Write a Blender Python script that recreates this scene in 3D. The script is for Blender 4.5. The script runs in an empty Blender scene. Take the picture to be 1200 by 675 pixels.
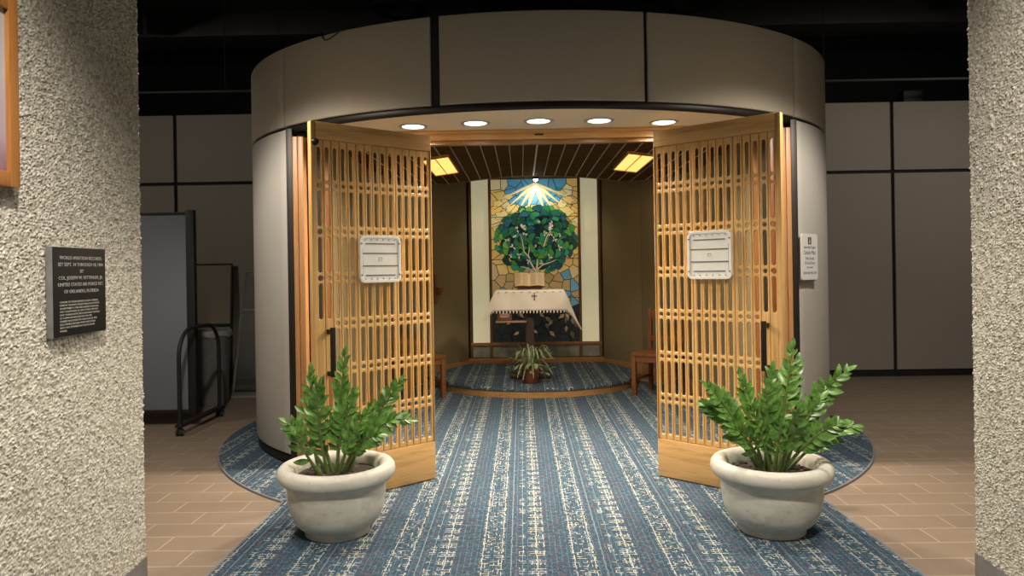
import bpy, bmesh, math, random
import numpy as np
from mathutils import Vector, Matrix, noise as mnoise
random.seed(7)
S = bpy.context.scene
COL = S.collection
R = math.radians

# ------------------------------------------------------------------ helpers
def tag(o, label=None, cat=None, group=None, kind=None):
    if label: o['label'] = label
    if cat: o['category'] = cat
    if group: o['group'] = group
    if kind: o['kind'] = kind
    return o

def empty(name, loc=(0, 0, 0), rz=0, label=None, cat=None, group=None, kind=None):
    o = bpy.data.objects.new(name, None)
    COL.objects.link(o)
    o.location = loc
    o.rotation_euler = (0, 0, rz)
    o.empty_display_size = .1
    return tag(o, label, cat, group, kind)

def link(name, me, mat=None, parent=None):
    o = bpy.data.objects.new(name, me)
    COL.objects.link(o)
    if mat is not None:
        for m in (mat if isinstance(mat, (list, tuple)) else [mat]):
            me.materials.append(m)
    if parent is not None: o.parent = parent
    return o

def from_bm(name, bm, mat=None, parent=None, smooth=False, angle=None):
    me = bpy.data.meshes.new(name)
    bm.normal_update()
    bm.to_mesh(me); bm.free()
    if smooth or angle:
        me.polygons.foreach_set('use_smooth', [True] * len(me.polygons))
        if angle:
            try: me.set_sharp_from_angle(angle=R(angle))
            except Exception: pass
    return link(name, me, mat, parent)

def from_py(name, v, f, mat=None, parent=None, smooth=False, angle=None):
    me = bpy.data.meshes.new(name)
    me.from_pydata(v, [], f); me.update()
    if smooth or angle:
        me.polygons.foreach_set('use_smooth', [True] * len(me.polygons))
        if angle: me.set_sharp_from_angle(angle=R(angle))
    return link(name, me, mat, parent)

def bm_box(bm, lo, hi, bevel=0, seg=2, M=None):
    b = bmesh.new()
    bmesh.ops.create_cube(b, size=1)
    for v in b.verts:
        v.co = Vector([lo[i] + (v.co[i] + .5) * (hi[i] - lo[i]) for i in range(3)])
    if bevel:
        bmesh.ops.bevel(b, geom=list(b.edges), offset=bevel, segments=seg, profile=.6, affect='EDGES')
    if M is not None: b.transform(M)
    merge(bm, b)

def merge(bm, b):
    me = bpy.data.meshes.new('t'); b.to_mesh(me); b.free()
    bm.from_mesh(me); bpy.data.meshes.remove(me)

def box(name, lo, hi, mat, parent=None, bevel=0, seg=2):
    bm = bmesh.new(); bm_box(bm, lo, hi, bevel, seg)
    return from_bm(name, bm, mat, parent, angle=35 if bevel else None)

def bm_tube(bm, pts, r, n=10, closed=False, cap=True):
    pts = [Vector(p) for p in pts]
    rs = [float(q_) for q_ in r] if isinstance(r, (list, tuple)) else [float(r)] * len(pts)
    rings = []; up = None
    N = len(pts)
    for i, p in enumerate(pts):
        a = pts[(i - 1) % N] if (closed or i > 0) else p
        c = pts[(i + 1) % N] if (closed or i < N - 1) else p
        t = (c - a).normalized()
        if up is None:
            up = Vector((0, 0, 1)) if abs(t.z) < .9 else Vector((1, 0, 0))
        s = t.cross(up).normalized(); up = s.cross(t).normalized()
        rings.append([bm.verts.new(p + rs[i] * (math.cos(2 * math.pi * k / n) * s + math.sin(2 * math.pi * k / n) * up)) for k in range(n)])
    M = N if closed else N - 1
    for i in range(M):
        a, c = rings[i], rings[(i + 1) % N]
        for k in range(n):
            bm.faces.new((a[k], a[(k + 1) % n], c[(k + 1) % n], c[k]))
    if cap and not closed:
        bm.faces.new(rings[0][::-1]); bm.faces.new(rings[-1])

def tube(name, pts, r, mat, parent=None, n=10, closed=False):
    bm = bmesh.new(); bm_tube(bm, pts, r, n, closed)
    bmesh.ops.recalc_face_normals(bm, faces=bm.faces)
    return from_bm(name, bm, mat, parent, angle=40)

def bm_lathe(bm, prof, n=48, c=(0, 0, 0)):
    rings = []
    for r, z in prof:
        if r < 1e-5: rings.append([bm.verts.new((c[0], c[1], c[2] + z))])
        else: rings.append([bm.verts.new((c[0] + r * math.cos(2 * math.pi * k / n), c[1] + r * math.sin(2 * math.pi * k / n), c[2] + z)) for k in range(n)])
    for a, b in zip(rings, rings[1:]):
        for k in range(n):
            k2 = (k + 1) % n
            if len(a) == 1 and len(b) == 1: continue
            if len(a) == 1: bm.faces.new((a[0], b[k2], b[k]))
            elif len(b) == 1: bm.faces.new((a[k], a[k2], b[0]))
            else: bm.faces.new((a[k], a[k2], b[k2], b[k]))
    bmesh.ops.recalc_face_normals(bm, faces=bm.faces)

def lathe(name, prof, mat, parent=None, n=48, c=(0, 0, 0), angle=40):
    bm = bmesh.new(); bm_lathe(bm, prof, n, c)
    return from_bm(name, bm, mat, parent, angle=angle)

def curve_mesh(name, splines, extrude, bevel, mat, parent=None, M=None, res=2, angle=35):
    """flat filled outline with holes, extruded and bevelled"""
    cu = bpy.data.curves.new('c', 'CURVE'); cu.dimensions = '2D'; cu.fill_mode = 'BOTH'
    cu.extrude = extrude; cu.bevel_depth = bevel; cu.bevel_resolution = res
    for pts in splines:
        sp = cu.splines.new('POLY'); sp.points.add(len(pts) - 1)
        for p, q in zip(sp.points, pts): p.co = (q[0], q[1], 0, 1)
        sp.use_cyclic_u = True
    return obj_to_mesh(name, cu, mat, parent, M, angle)

def obj_to_mesh(name, cu, mat, parent, M, angle=None):
    t = bpy.data.objects.new('t', cu); COL.objects.link(t)
    dg = bpy.context.evaluated_depsgraph_get(); dg.update()
    me = bpy.data.meshes.new_from_object(t.evaluated_get(dg))
    bpy.data.objects.remove(t); bpy.data.curves.remove(cu)
    if M is not None: me.transform(M)
    me.name = name; me.materials.clear()
    if angle:
        me.polygons.foreach_set('use_smooth', [True] * len(me.polygons)); me.set_sharp_from_angle(angle=R(angle))
    return link(name, me, mat, parent)

def text(name, lines, mat, parent, M, extrude=.0006):
    """lines: (string, x, y, size) laid out flat, centred on x, joined into one lettering mesh"""
    for s, x, y, size, al in lines:
        cu = bpy.data.curves.new('f', 'FONT'); cu.body = s; cu.size = size; cu.align_x = al; cu.extrude = extrude; cu.resolution_u = 2
        obj_to_mesh(name, cu, mat, parent, M @ Matrix.Translation((x, y, 0)))

def frameM(origin, xdir, ydir):
    x = Vector(xdir).normalized(); y = Vector(ydir).normalized(); z = x.cross(y)
    m = Matrix((x, y, z)).transposed().to_4x4(); m.translation = Vector(origin)
    return m

# ------------------------------------------------------------------ materials
class NT:
    def __init__(s, name):
        s.m = bpy.data.materials.new(name); s.m.use_nodes = True
        s.t = s.m.node_tree; s.b = s.t.nodes['Principled BSDF']
    def n(s, kind, **kw):
        nd = s.t.nodes.new(kind)
        for k, v in kw.items():
            if k in nd.inputs.keys(): s.put(nd.inputs[k], v)
            else: setattr(nd, k, v)
        return nd
    def put(s, sock, v):
        if isinstance(v, bpy.types.NodeSocket): s.t.links.new(v, sock)
        elif isinstance(v, bpy.types.Node): s.t.links.new(v.outputs[0], sock)
        else: sock.default_value = v
    def math(s, op, a, b=0., c=0., clamp=False):
        nd = s.t.nodes.new('ShaderNodeMath'); nd.operation = op; nd.use_clamp = clamp
        s.put(nd.inputs[0], a); s.put(nd.inputs[1], b); s.put(nd.inputs[2], c)
        return nd.outputs[0]
    def mix(s, f, a, b, mode='MIX'):
        nd = s.t.nodes.new('ShaderNodeMix'); nd.data_type = 'RGBA'; nd.blend_type = mode
        s.put(nd.inputs[0], f)
        for i, v in ((6, a), (7, b)):
            s.put(nd.inputs[i], (*v, 1) if isinstance(v, tuple) and len(v) == 3 else v)
        return nd.outputs[2]
    def coord(s, which='Object', scale=(1, 1, 1), loc=(0, 0, 0), rot=(0, 0, 0)):
        tc = s.n('ShaderNodeTexCoord'); mp = s.n('ShaderNodeMapping')
        s.t.links.new(tc.outputs[which], mp.inputs['Vector'])
        mp.inputs['Scale'].default_value = scale; mp.inputs['Location'].default_value = loc; mp.inputs['Rotation'].default_value = rot
        return mp.outputs[0]
    def noise(s, vec, scale, detail=3, rough=.5, dist=0):
        nd = s.n('ShaderNodeTexNoise'); s.put(nd.inputs['Vector'], vec)
        nd.inputs['Scale'].default_value = scale; nd.inputs['Detail'].default_value = detail
        nd.inputs['Roughness'].default_value = rough; nd.inputs['Distortion'].default_value = dist
        return nd.outputs[0]
    def ramp(s, f, stops):
        nd = s.n('ShaderNodeValToRGB'); s.put(nd.inputs[0], f)
        e = nd.color_ramp.elements
        while len(e) < len(stops): e.new(.5)
        for k, (p, c) in zip(e, stops): k.position = p; k.color = (*c, 1)
        return nd.outputs[0]
    def bump(s, hgt, strength=.3, dist=.01):
        nd = s.n('ShaderNodeBump'); s.put(nd.inputs['Height'], hgt)
        nd.inputs['Strength'].default_value = strength; nd.inputs['Distance'].default_value = dist
        s.t.links.new(nd.outputs[0], s.b.inputs['Normal'])
    def done(s, color=None, rough=.5, metal=0, spec=.5):
        if color is not None: s.put(s.b.inputs['Base Color'], (*color, 1) if isinstance(color, tuple) and len(color) == 3 else color)
        s.b.inputs['Roughness'].default_value = rough; s.b.inputs['Metallic'].default_value = metal
        s.b.inputs['Specular IOR Level'].default_value = spec
        return s.m

def simple(name, c, rough=.5, metal=0, var=.12, scale=30, bump=0, spec=.5):
    k = NT(name); v = k.coord()
    n = k.noise(v, scale, 4)
    d = tuple(max(0, x * (1 - var)) for x in c); l = tuple(min(1, x * (1 + var)) for x in c)
    if bump: k.bump(n, bump, .004)
    return k.done(k.ramp(n, [(.3, d), (.7, l)]), rough, metal, spec)

def emit(name, c, strength, grid=False):
    k = NT(name); v = k.coord(); n = k.noise(v, 4, 2)
    col = k.ramp(n, [(.3, tuple(x * .93 for x in c)), (.7, c)])
    k.put(k.b.inputs['Emission Color'], col); k.b.inputs['Emission Strength'].default_value = strength
    return k.done(c, .4)

def oak(name, axis, tint=1.0, c1=(.66, .40, .16), c2=(.47, .26, .09), rough=.38):
    k = NT(name)
    sc = [14, 14, 14]; sc[axis] = .9
    v = k.coord(scale=tuple(sc))
    n1 = k.noise(v, 2.2, 6, .62, .6)
    sc2 = [160, 160, 160]; sc2[axis] = 6
    n2 = k.noise(k.coord(scale=tuple(sc2)), 1, 3)
    c = k.ramp(n1, [(.28, tuple(x * tint for x in c2)), (.5, tuple(x * tint for x in c1)), (.75, tuple(x * tint * 1.06 for x in c1))])
    c = k.mix(k.math('MULTIPLY', k.math('GREATER_THAN', n2, .6), .22), c, tuple(x * tint * .75 for x in c2))
    k.bump(n2, .08, .002)
    return k.done(c, rough, 0, .45)

M = {}
M['oak_z'] = oak('oak_vertical_grain', 2)
M['oak_x'] = oak('oak_horizontal_grain', 0)
M['oak_lat'] = oak('oak_lattice', 2, 1, (.74, .46, .18), (.58, .33, .11), .42)
M['oak_red'] = oak('oak_jamb_red', 2, 1, (.50, .26, .11), (.38, .18, .07))
M['oak_dark'] = oak('oak_dark_frame', 2, 1, (.20, .10, .035), (.12, .055, .02))
M['oak_dark_x'] = oak('oak_dark_rail', 0, 1, (.34, .18, .07), (.22, .11, .042))
M['riser'] = oak('oak_riser', 0, 1, (.36, .20, .075), (.25, .13, .045))
M['chair'] = oak('chair_wood', 2, 1, (.22, .085, .03), (.13, .05, .02))
M['black'] = simple('matte_black', (.012, .012, .013), .6)
M['void'] = simple('ceiling_black_paint', (.009, .009, .010), .9, var=.3, scale=3)
M['duct'] = simple('dark_duct_metal', (.035, .035, .036), .55, .3, scale=5)
M['dkbrown'] = simple('dark_bronze_metal', (.022, .016, .014), .45, .3)
M['seam'] = simple('dark_seam', (.012, .010, .009), .8)
M['trimgrey'] = simple('grey_rubber_base', (.20, .20, .205), .5, bump=.1)
M['white_plastic'] = simple('white_plastic', (.86, .86, .82), .35, var=.03)
M['slot_grey'] = simple('slot_grey', (.16, .16, .155), .6)
M['dimple'] = simple('dimple_grey', (.58, .58, .55), .45, var=.03)
M['steel'] = simple('brushed_steel', (.45, .45, .44), .3, .9)
M['handle'] = simple('bronze_handle', (.035, .026, .02), .35, .7)
M['dlwhite'] = simple('white_trim_ring', (.55, .55, .52), .4, .3, var=.04)
M['plaque'] = simple('plaque_black', (.010, .010, .011), .5, var=.2, spec=.2)
M['plaque_edge'] = simple('plaque_edge_grey', (.28, .28, .28), .4, .4)
M['letter'] = simple('plaque_letter_grey', (.42, .42, .40), .5)
M['ink'] = simple('sign_ink', (.03, .03, .035), .6)
M['signwhite'] = simple('sign_white', (.78, .78, .78), .35, var=.02)
M['signshadow'] = simple('sign_shadow_backer', (.42, .40, .36), .5)
M['soffit'] = simple('soffit_cream_plaster', (.84, .735, .55), .75, var=.04, scale=60, bump=.05)
M['frame_oak'] = oak('picture_frame_oak', 2, 1, (.46, .20, .055), (.33, .13, .03))
M['soil'] = simple('potting_soil', (.035, .028, .022), .95, var=.5, scale=60, bump=.8)
M['terracotta'] = simple('terracotta_wicker', (.16, .055, .025), .6, scale=80, bump=.5)
M['book_page'] = simple('book_paper', (.58, .45, .27), .7, var=.06, scale=200)
M['book_cover'] = simple('book_cover_brown', (.10, .05, .025), .5)
M['page_edge'] = simple('book_page_edge', (.16, .09, .04), .7)
M['brass'] = simple('brass', (.45, .30, .12), .35, .9)
M['tan'] = simple('tan_label', (.55, .36, .25), .5)
M['trash'] = simple('grey_bin_plastic', (.22, .225, .235), .45)
M['bag'] = simple('bin_liner', (.34, .34, .35), .35, scale=20, bump=.6)
M['castor'] = simple('castor_rubber', (.02, .02, .02), .6)

def fabric(name, c, rough=.9, thread=900, amp=.10):
    k = NT(name)
    v = k.coord()
    n1 = k.noise(k.coord(scale=(1, 1, .12)), thread * .5, 2)
    n2 = k.noise(k.coord(scale=(.12, .12, 1)), thread * .5, 2)
    n3 = k.noise(v, 2.5, 3)
    w = k.math('MULTIPLY', k.math('ADD', n1, n2), .5)
    col = k.ramp(w, [(.3, tuple(x * (1 - amp) for x in c)), (.7, tuple(x * (1 + amp) for x in c))])
    col = k.mix(k.math('MULTIPLY', n3, .12), col, tuple(x * .75 for x in c))
    k.bump(w, .15, .002)
    return k.done(col, rough, 0, .2)
M['fabric'] = fabric('drum_panel_fabric', (.43, .39, .325))
M['fabric_low'] = fabric('drum_lower_panel_fabric', (.50, .475, .44))
M['fabric_bg'] = fabric('background_panel_fabric', (.36, .33, .29))
M['fabric_int'] = fabric('chapel_wall_fabric', (.22, .175, .10))
M['partition'] = fabric('partition_grey_fabric', (.20, .215, .25))
M['boardfab'] = fabric('board_beige_cloth', (.34, .29, .22))
M['cloth'] = fabric('altar_linen', (.66, .60, .52), .85, 600, .05)

# pebble-dash
k = NT('pebble_dash_stucco')
v = k.coord(scale=(1, 1, 1))
vo = k.n('ShaderNodeTexVoronoi'); k.put(vo.inputs['Vector'], v); vo.inputs['Scale'].default_value = 85; vo.inputs['Randomness'].default_value = 1
sep = k.n('ShaderNodeSeparateColor'); k.put(sep.inputs[0], vo.outputs['Color'])
c = k.ramp(sep.outputs[0], [(.0, (.30, .275, .23)), (.35, (.50, .475, .41)), (.75, (.62, .60, .535)), (1., (.74, .72, .66))])
c = k.mix(k.math('MULTIPLY', k.noise(v, 1.6, 4), .25), c, (.42, .39, .33))
k.bump(k.math('ADD', k.noise(v, 190, 3), k.math('MULTIPLY', vo.outputs['Distance'], -.6)), .55, .006)
M['stucco'] = k.done(c, .85, 0, .25)

# floor pavers
k = NT('clay_pavers')
br = k.n('ShaderNodeTexBrick'); k.put(br.inputs['Vector'], k.coord(loc=(.05, .06, 0)))
br.inputs['Scale'].default_value = 1; br.inputs['Brick Width'].default_value = .40; br.inputs['Row Height'].default_value = .198
br.inputs['Mortar Size'].default_value = .0045; br.inputs['Mortar Smooth'].default_value = .3; br.offset = .5
br.inputs['Color1'].default_value = (.285, .218, .163, 1); br.inputs['Color2'].default_value = (.25, .19, .143, 1)
br.inputs['Mortar'].default_value = (.47, .40, .32, 1)
n = k.noise(k.coord(), 3, 4)
c = k.mix(k.math('MULTIPLY', n, .5), br.outputs['Color'], (.26, .198, .148))
k.bump(k.math('ADD', k.math('MULTIPLY', br.outputs['Fac'], -1), k.math('MULTIPLY', k.noise(k.coord(), 45, 3), .35)), .35, .003)
M['pavers'] = k.done(c, .5, 0, .4)

# carpet
def carpet(name, gain=1.0):
    k = NT(name)
    tc = k.n('ShaderNodeTexCoord'); sp = k.n('ShaderNodeSeparateXYZ'); k.put(sp.inputs[0], tc.outputs['Object'])
    X, Y = sp.outputs[0], sp.outputs[1]
    wob = k.math('MULTIPLY', k.math('SUBTRACT', k.noise(k.coord(scale=(.6, 1, 1)), 22, 2), .5), .012)
    Xw = k.math('ADD', X, wob)
    P = .45
    m = k.math('FLOORED_MODULO', k.math('ADD', Xw, .166), P)
    def near(c, w):   # 1 inside |m-c|<w
        d = k.math('ABSOLUTE', k.math('SUBTRACT', m, c))
        return k.math('LESS_THAN', d, w)
    AND = lambda a, b: k.math('MULTIPLY', a, b)
    OR = lambda a, b: k.math('MAXIMUM', a, b)
    CW, CH = .0205, .0235
    jx = k.math('MULTIPLY', k.math('SUBTRACT', k.noise(k.coord(), 34, 2), .5), .016)
    jy = k.math('MULTIPLY', k.math('SUBTRACT', k.noise(k.coord(loc=(5, 3, 0)), 30, 2), .5), .018)
    U = k.math('DIVIDE', k.math('ADD', X, jx), CW); V = k.math('DIVIDE', k.math('ADD', Y, jy), CH)
    cu, cv = k.math('FLOOR', U), k.math('FLOOR', V); fu, fv = k.math('FRACT', U), k.math('FRACT', V)
    def rnd(sx, sy, seed):
        cb = k.n('ShaderNodeCombineXYZ'); k.put(cb.inputs[0], sx); k.put(cb.inputs[1], sy); cb.inputs[2].default_value = seed
        wn = k.n('ShaderNodeTexWhiteNoise', noise_dimensions='3D'); k.put(wn.inputs['Vector'], cb.outputs[0])
        return wn.outputs['Value']
    row = rnd(0., k.math('FLOOR', k.math('DIVIDE', cv, 2.)), 4.)
    rowgate = k.math('MULTIPLY_ADD', k.math('GREATER_THAN', k.math('SINE', k.math('MULTIPLY', Y, 58.)), -.35), .88, .12)
    dens = k.math('MULTIPLY', near(.072, .042), k.math('MULTIPLY', rowgate, .85))
    dens = OR(dens, k.math('MULTIPLY', OR(near(.256, .018), near(.338, .020)), .46))
    dens = OR(dens, k.math('MULTIPLY', near(.297, .03), .26))
    dens = OR(dens, k.math('MULTIPLY', OR(near(.0, .016), near(.442, .010)), k.math('MULTIPLY', k.math('GREATER_THAN', row, .62), .6)))
    hz = AND(k.math('LESS_THAN', fv, .23), k.math('LESS_THAN', rnd(cu, cv, 1.), dens))
    vt = AND(k.math('LESS_THAN', fu, .21), k.math('LESS_THAN', rnd(cu, cv, 2.), k.math('MULTIPLY', dens, .62)))
    spine = AND(OR(near(.072, .0026), OR(near(.253, .002), near(.347, .002))), k.math('GREATER_THAN', rnd(0., cv, 7.), .3))
    thin = OR(near(.0, .0022), near(.395, .0016))
    white = OR(OR(hz, vt), spine)
    white = k.math('MULTIPLY', white, k.math('GREATER_THAN', k.noise(k.coord(), 170, 2), .36))
    # ground: blue with plum bands
    n1 = k.noise(k.coord(scale=(14, 38, 1)), 1, 3, .6)
    plumband = OR(near(.155, .05), near(.405, .035))
    pm = AND(k.math('MULTIPLY_ADD', plumband, .55, .35), k.math('GREATER_THAN', n1, .49))
    ground = k.mix(pm, (.030 * gain, .058 * gain, .092 * gain), (.074 * gain, .062 * gain, .092 * gain))
    br = k.n('ShaderNodeTexBrick')
    k.put(br.inputs['Vector'], k.coord(rot=(0, 0, math.pi / 2)))
    br.inputs['Scale'].default_value = 1; br.inputs['Brick Width'].default_value = .085; br.inputs['Row Height'].default_value = .028
    br.inputs['Mortar Size'].default_value = .0013; br.inputs['Mortar Smooth'].default_value = .1
    cy = AND(br.outputs['Fac'], k.math('GREATER_THAN', k.noise(k.coord(), 26, 2), .44))
    ground = k.mix(k.math('MULTIPLY', cy, .75), ground, (.13 * gain, .27 * gain, .35 * gain))
    c2 = k.math('LESS_THAN', k.math('ABSOLUTE', k.math('SUBTRACT', k.noise(k.coord(scale=(40, 40, 1), loc=(4, 4, 0)), 1, 1), .5)), .02)
    ground = k.mix(k.math('MULTIPLY', c2, .5), ground, (.14 * gain, .28 * gain, .36 * gain))
    ground = k.mix(k.math('MULTIPLY', thin, .7), ground, (.30 * gain, .46 * gain, .48 * gain))
    col = k.mix(white, ground, (.55 * gain, .54 * gain, .475 * gain))
    pile = k.noise(k.coord(), 420, 2)
    col = k.mix(k.math('MULTIPLY', pile, .35), col, (.03, .05, .07))
    k.bump(k.math('ADD', pile, k.math('MULTIPLY', white, .2)), .4, .004)
    return k.done(col, .95, 0, .15)
M['carpet'] = carpet('patterned_carpet')

# glazed planter
k = NT('planter_offwhite')
v = k.coord()
streak = k.noise(k.coord(scale=(1, 1, 2.2)), 7, 5, .6, .8)
c = k.ramp(streak, [(.35, (.56, .54, .47)), (.55, (.66, .64, .57)), (.8, (.69, .67, .60))])
blot = k.noise(v, 26, 4, .6)
c = k.mix(k.math('MULTIPLY', k.math('GREATER_THAN', blot, .66), .35), c, (.36, .33, .28))
k.bump(k.noise(v, 90, 3), .06, .003)
M['planter'] = k.done(c, .5, 0, .4)

def leafmat(name, a, b):
    k = NT(name); v = k.coord(); n = k.noise(v, 34, 3); n2 = k.noise(v, 160, 2)
    c = k.ramp(n, [(.3, a), (.7, b)])
    c = k.mix(k.math('MULTIPLY', n2, .25), c, tuple(x * .6 for x in a))
    k.b.inputs['Coat Weight'].default_value = .25; k.b.inputs['Coat Roughness'].default_value = .25
    return k.done(c, .38, 0, .5)
M['leaf'] = leafmat('glossy_leaf', (.03, .11, .015), (.20, .40, .07))
M['stalk'] = leafmat('leaf_stalk', (.09, .14, .035), (.15, .22, .06))
M['spider'] = leafmat('variegated_leaf', (.10, .15, .055), (.42, .45, .27))

# ------------------------------------------------------------------ world + camera
w = bpy.data.worlds.new('World'); S.world = w; w.use_nodes = True
bgn = w.node_tree.nodes['Background']; bgn.inputs[0].default_value = (.9, .85, .8, 1); bgn.inputs[1].default_value = .012

cam = bpy.data.cameras.new('camera'); co = bpy.data.objects.new('camera', cam); COL.objects.link(co)
cam.sensor_width = 36; cam.sensor_fit = 'HORIZONTAL'; cam.lens = 850 / 1200 * 36; cam.shift_y = -22.3 / 1200
cam.clip_start = .05; cam.clip_end = 60
co.matrix_world = Matrix.Translation((-.15, 0, 1.42)) @ Matrix.Rotation(math.atan(11 / 850), 4, 'Z') @ Matrix.Rotation(R(90), 4, 'X') @ Matrix.Rotation(R(-.92), 4, 'Z')
S.camera = co

# ------------------------------------------------------------------ the drum's plan
YC, A, B, BB = 6.617, 2.49, 2.02, 3.75
def el(t, off=0.):
    """plan point at angle t (degrees, 0 = nearest the corridor, +right)"""
    q = R(t); b = B if abs(t) <= 90 else BB
    return Vector(((A + off) * math.sin(q), YC - (b + off) * math.cos(q), 0))

def arc_panel(name, t0, t1, z0, z1, thick, off, mat, parent, bevel=.008, step=2.5):
    n = max(2, int(abs(t1 - t0) / step) + 1)
    ts = [t0 + (t1 - t0) * i / n for i in range(n + 1)]
    # rounded front edges: cross-section offsets along z and t
    bm = bmesh.new(); rows = []
    prof = [(off - thick, z0), (off - bevel, z0), (off - bevel * .3, z0 + bevel * .3), (off, z0 + bevel), (off, z1 - bevel), (off - bevel * .3, z1 - bevel * .3), (off - bevel, z1), (off - thick, z1)]
    for i, t in enumerate(ts):
        sh = bevel if i in (0, n) else 0
        row = []
        for o, z in prof:
            p = el(t, min(o, off - sh * .7)); row.append(bm.verts.new((p.x, p.y, z)))
        rows.append(row)
        if i == 0 or i == n - 1:
            e = .004 * (180 / math.pi) / 2.2
            tt = t + e if i == 0 else ts[n] - e
            row = []
            for o, z in prof:
                p = el(tt, o); row.append(bm.verts.new((p.x, p.y, z)))
            rows.append(row)
    for a, b in zip(rows, rows[1:]):
        for k2 in range(len(prof)):
            bm.faces.new((a[k2], a[(k2 + 1) % 8], b[(k2 + 1) % 8], b[k2]))
    bm.faces.new(rows[0][::-1]); bm.faces.new(rows[-1])
    bmesh.ops.recalc_face_normals(bm, faces=bm.faces)
    return from_bm(name, bm, mat, parent, angle=50)

drum = empty('wall_chapel', (0, 0, 0), 0, 'rounded chapel drum clad in beige fabric panels with a dark seam', 'wall', kind='structure')
ZT, ZS = 3.06, 2.485
# dark shell behind the panels
def shell_strip(name, t0, t1, z0, z1, off, mat, parent, thick=.03):
    return arc_panel(name, t0, t1, z0, z1, thick, off, mat, parent, .001)
shell_strip('fascia_backing', -178, 178, ZS - .045, ZT - .03, -.022, M['seam'], drum)
shell_strip('wall_backing', 48, 178, .0, ZS, -.022, M['seam'], drum)
shell_strip('wall_backing', -178, -48, .0, ZS, -.022, M['seam'], drum)
seams = [-176, -150, -120, -85, -48.6, -16.1, 15.7, 47.5, 85, 120, 150, 176]
gaps = {-16.1: .75}
for a, b in zip(seams, seams[1:]):
    ga = gaps.get(a, .28); gb = gaps.get(b, .28)
    arc_panel('fascia_panel', a + ga, b - gb, ZS, ZT, .022, 0, M['fabric'], drum)
for a, b in ((-176, -120), (-119.4, -84), (-83.4, -48.3), (47.9, 83.4), (84, 119.4), (120, 176)):
    arc_panel('lower_panel', a, b, .09, ZS - .022, .022, 0, M['fabric_low'], drum)
for a, b in ((-178, -48.2), (48, 178)):
    arc_panel('base_trim', a, b, .008, .085, .02, -.012, M['black'], drum)
arc_panel('lintel_channel', -48, 48, ZS - .042, ZS - .004, .05, -.012, M['dkbrown'], drum)
# added lid, out of view, so no light spills up into the void
bm = bmesh.new()
bm.faces.new([bm.verts.new((*el(t, -.05).xy, 2.96)) for t in range(-180, 180, 6)])
from_bm('light_stop_lid', bm, M['void'], drum)

# soffit over the doorway
so = empty('ceiling_entry', (0, 0, 0), kind='structure')
bm = bmesh.new()
pts = [(*el(t, -.05).xy,) for t in np.linspace(-44, 44, 30)]
pts = pts + [(1.76, 5.3), (1.76, 5.62), (-1.76, 5.62), (-1.76, 5.3)]
f = bm.faces.new([bm.verts.new((x, y, 2.475)) for x, y in pts])
r = bmesh.ops.extrude_face_region(bm, geom=[f]); bmesh.ops.translate(bm, verts=[e for e in r['geom'] if isinstance(e, bmesh.types.BMVert)], vec=(0, 0, .04))
bmesh.ops.recalc_face_normals(bm, faces=bm.faces)
from_bm('soffit_board', bm, M['soffit'], so)

hd = box('trim_1', (-1.74, 5.5, 2.405), (1.74, 5.62, 2.474), M['oak_x'], None, .004); tag(hd, kind='structure')
box('header_rail', (-1.74, 5.53, 2.375), (1.74, 5.60, 2.405), M['oak_dark_x'], hd)
box('header_stop', (-1.5, 5.47, 2.452), (1.5, 5.5, 2.474), M['oak_x'], hd, .003)
box('header_plug', (-.035, 5.494, 2.43), (.035, 5.502, 2.442), M['dkbrown'], hd, .002)

# jambs: dark metal post, then stepped oak boards
for s, n in ((-1, 'trim_2'), (1, 'trim_3')):
    j = empty(n, (0, 0, 0), kind='structure')
    def jb(name, x0, x1, y0, y1, z1, mat, bv=.004):
        lo = (min(s * x0, s * x1), y0, .008); hi = (max(s * x0, s * x1), y1, z1)
        box(name, lo, hi, mat, j, bv)
    jb('metal_post', 1.79, 1.836, 5.215, 5.34, 2.46, M['dkbrown'])
    jb('jamb_board', 1.752, 1.787, 5.205, 5.34, 2.40, M['oak_red'])
    jb('jamb_board', 1.705, 1.749, 5.20, 5.36, 2.40, M['oak_red'], .008)
    jb('jamb_board', 1.64, 1.70, 5.27, 5.40, 2.40, M['chair'], .006)
    jb('reveal_panel', 1.625, 1.66, 5.40, 5.615, 2.40, M['chair'], .004)
    jb('jamb_head', 1.63, 1.78, 5.28, 5.40, 2.44, M['dkbrown'])

# ------------------------------------------------------------------ lattice doors
def stadium(cx, z0, z1, w, n=5):
    r = w / 2; pts = []
    for i in range(n + 1): a = math.pi * i / n; pts.append((cx + r * math.cos(a), z1 - r + r * math.sin(a)))
    for i in range(n + 1): a = math.pi + math.pi * i / n; pts.append((cx + r * math.cos(a), z0 + r + r * math.sin(a)))
    return pts
def ring(cx, cz, r, n=12): return [(cx + r * math.cos(2 * math.pi * i / n), cz + r * math.sin(2 * math.pi * i / n)) for i in range(n)]

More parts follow.
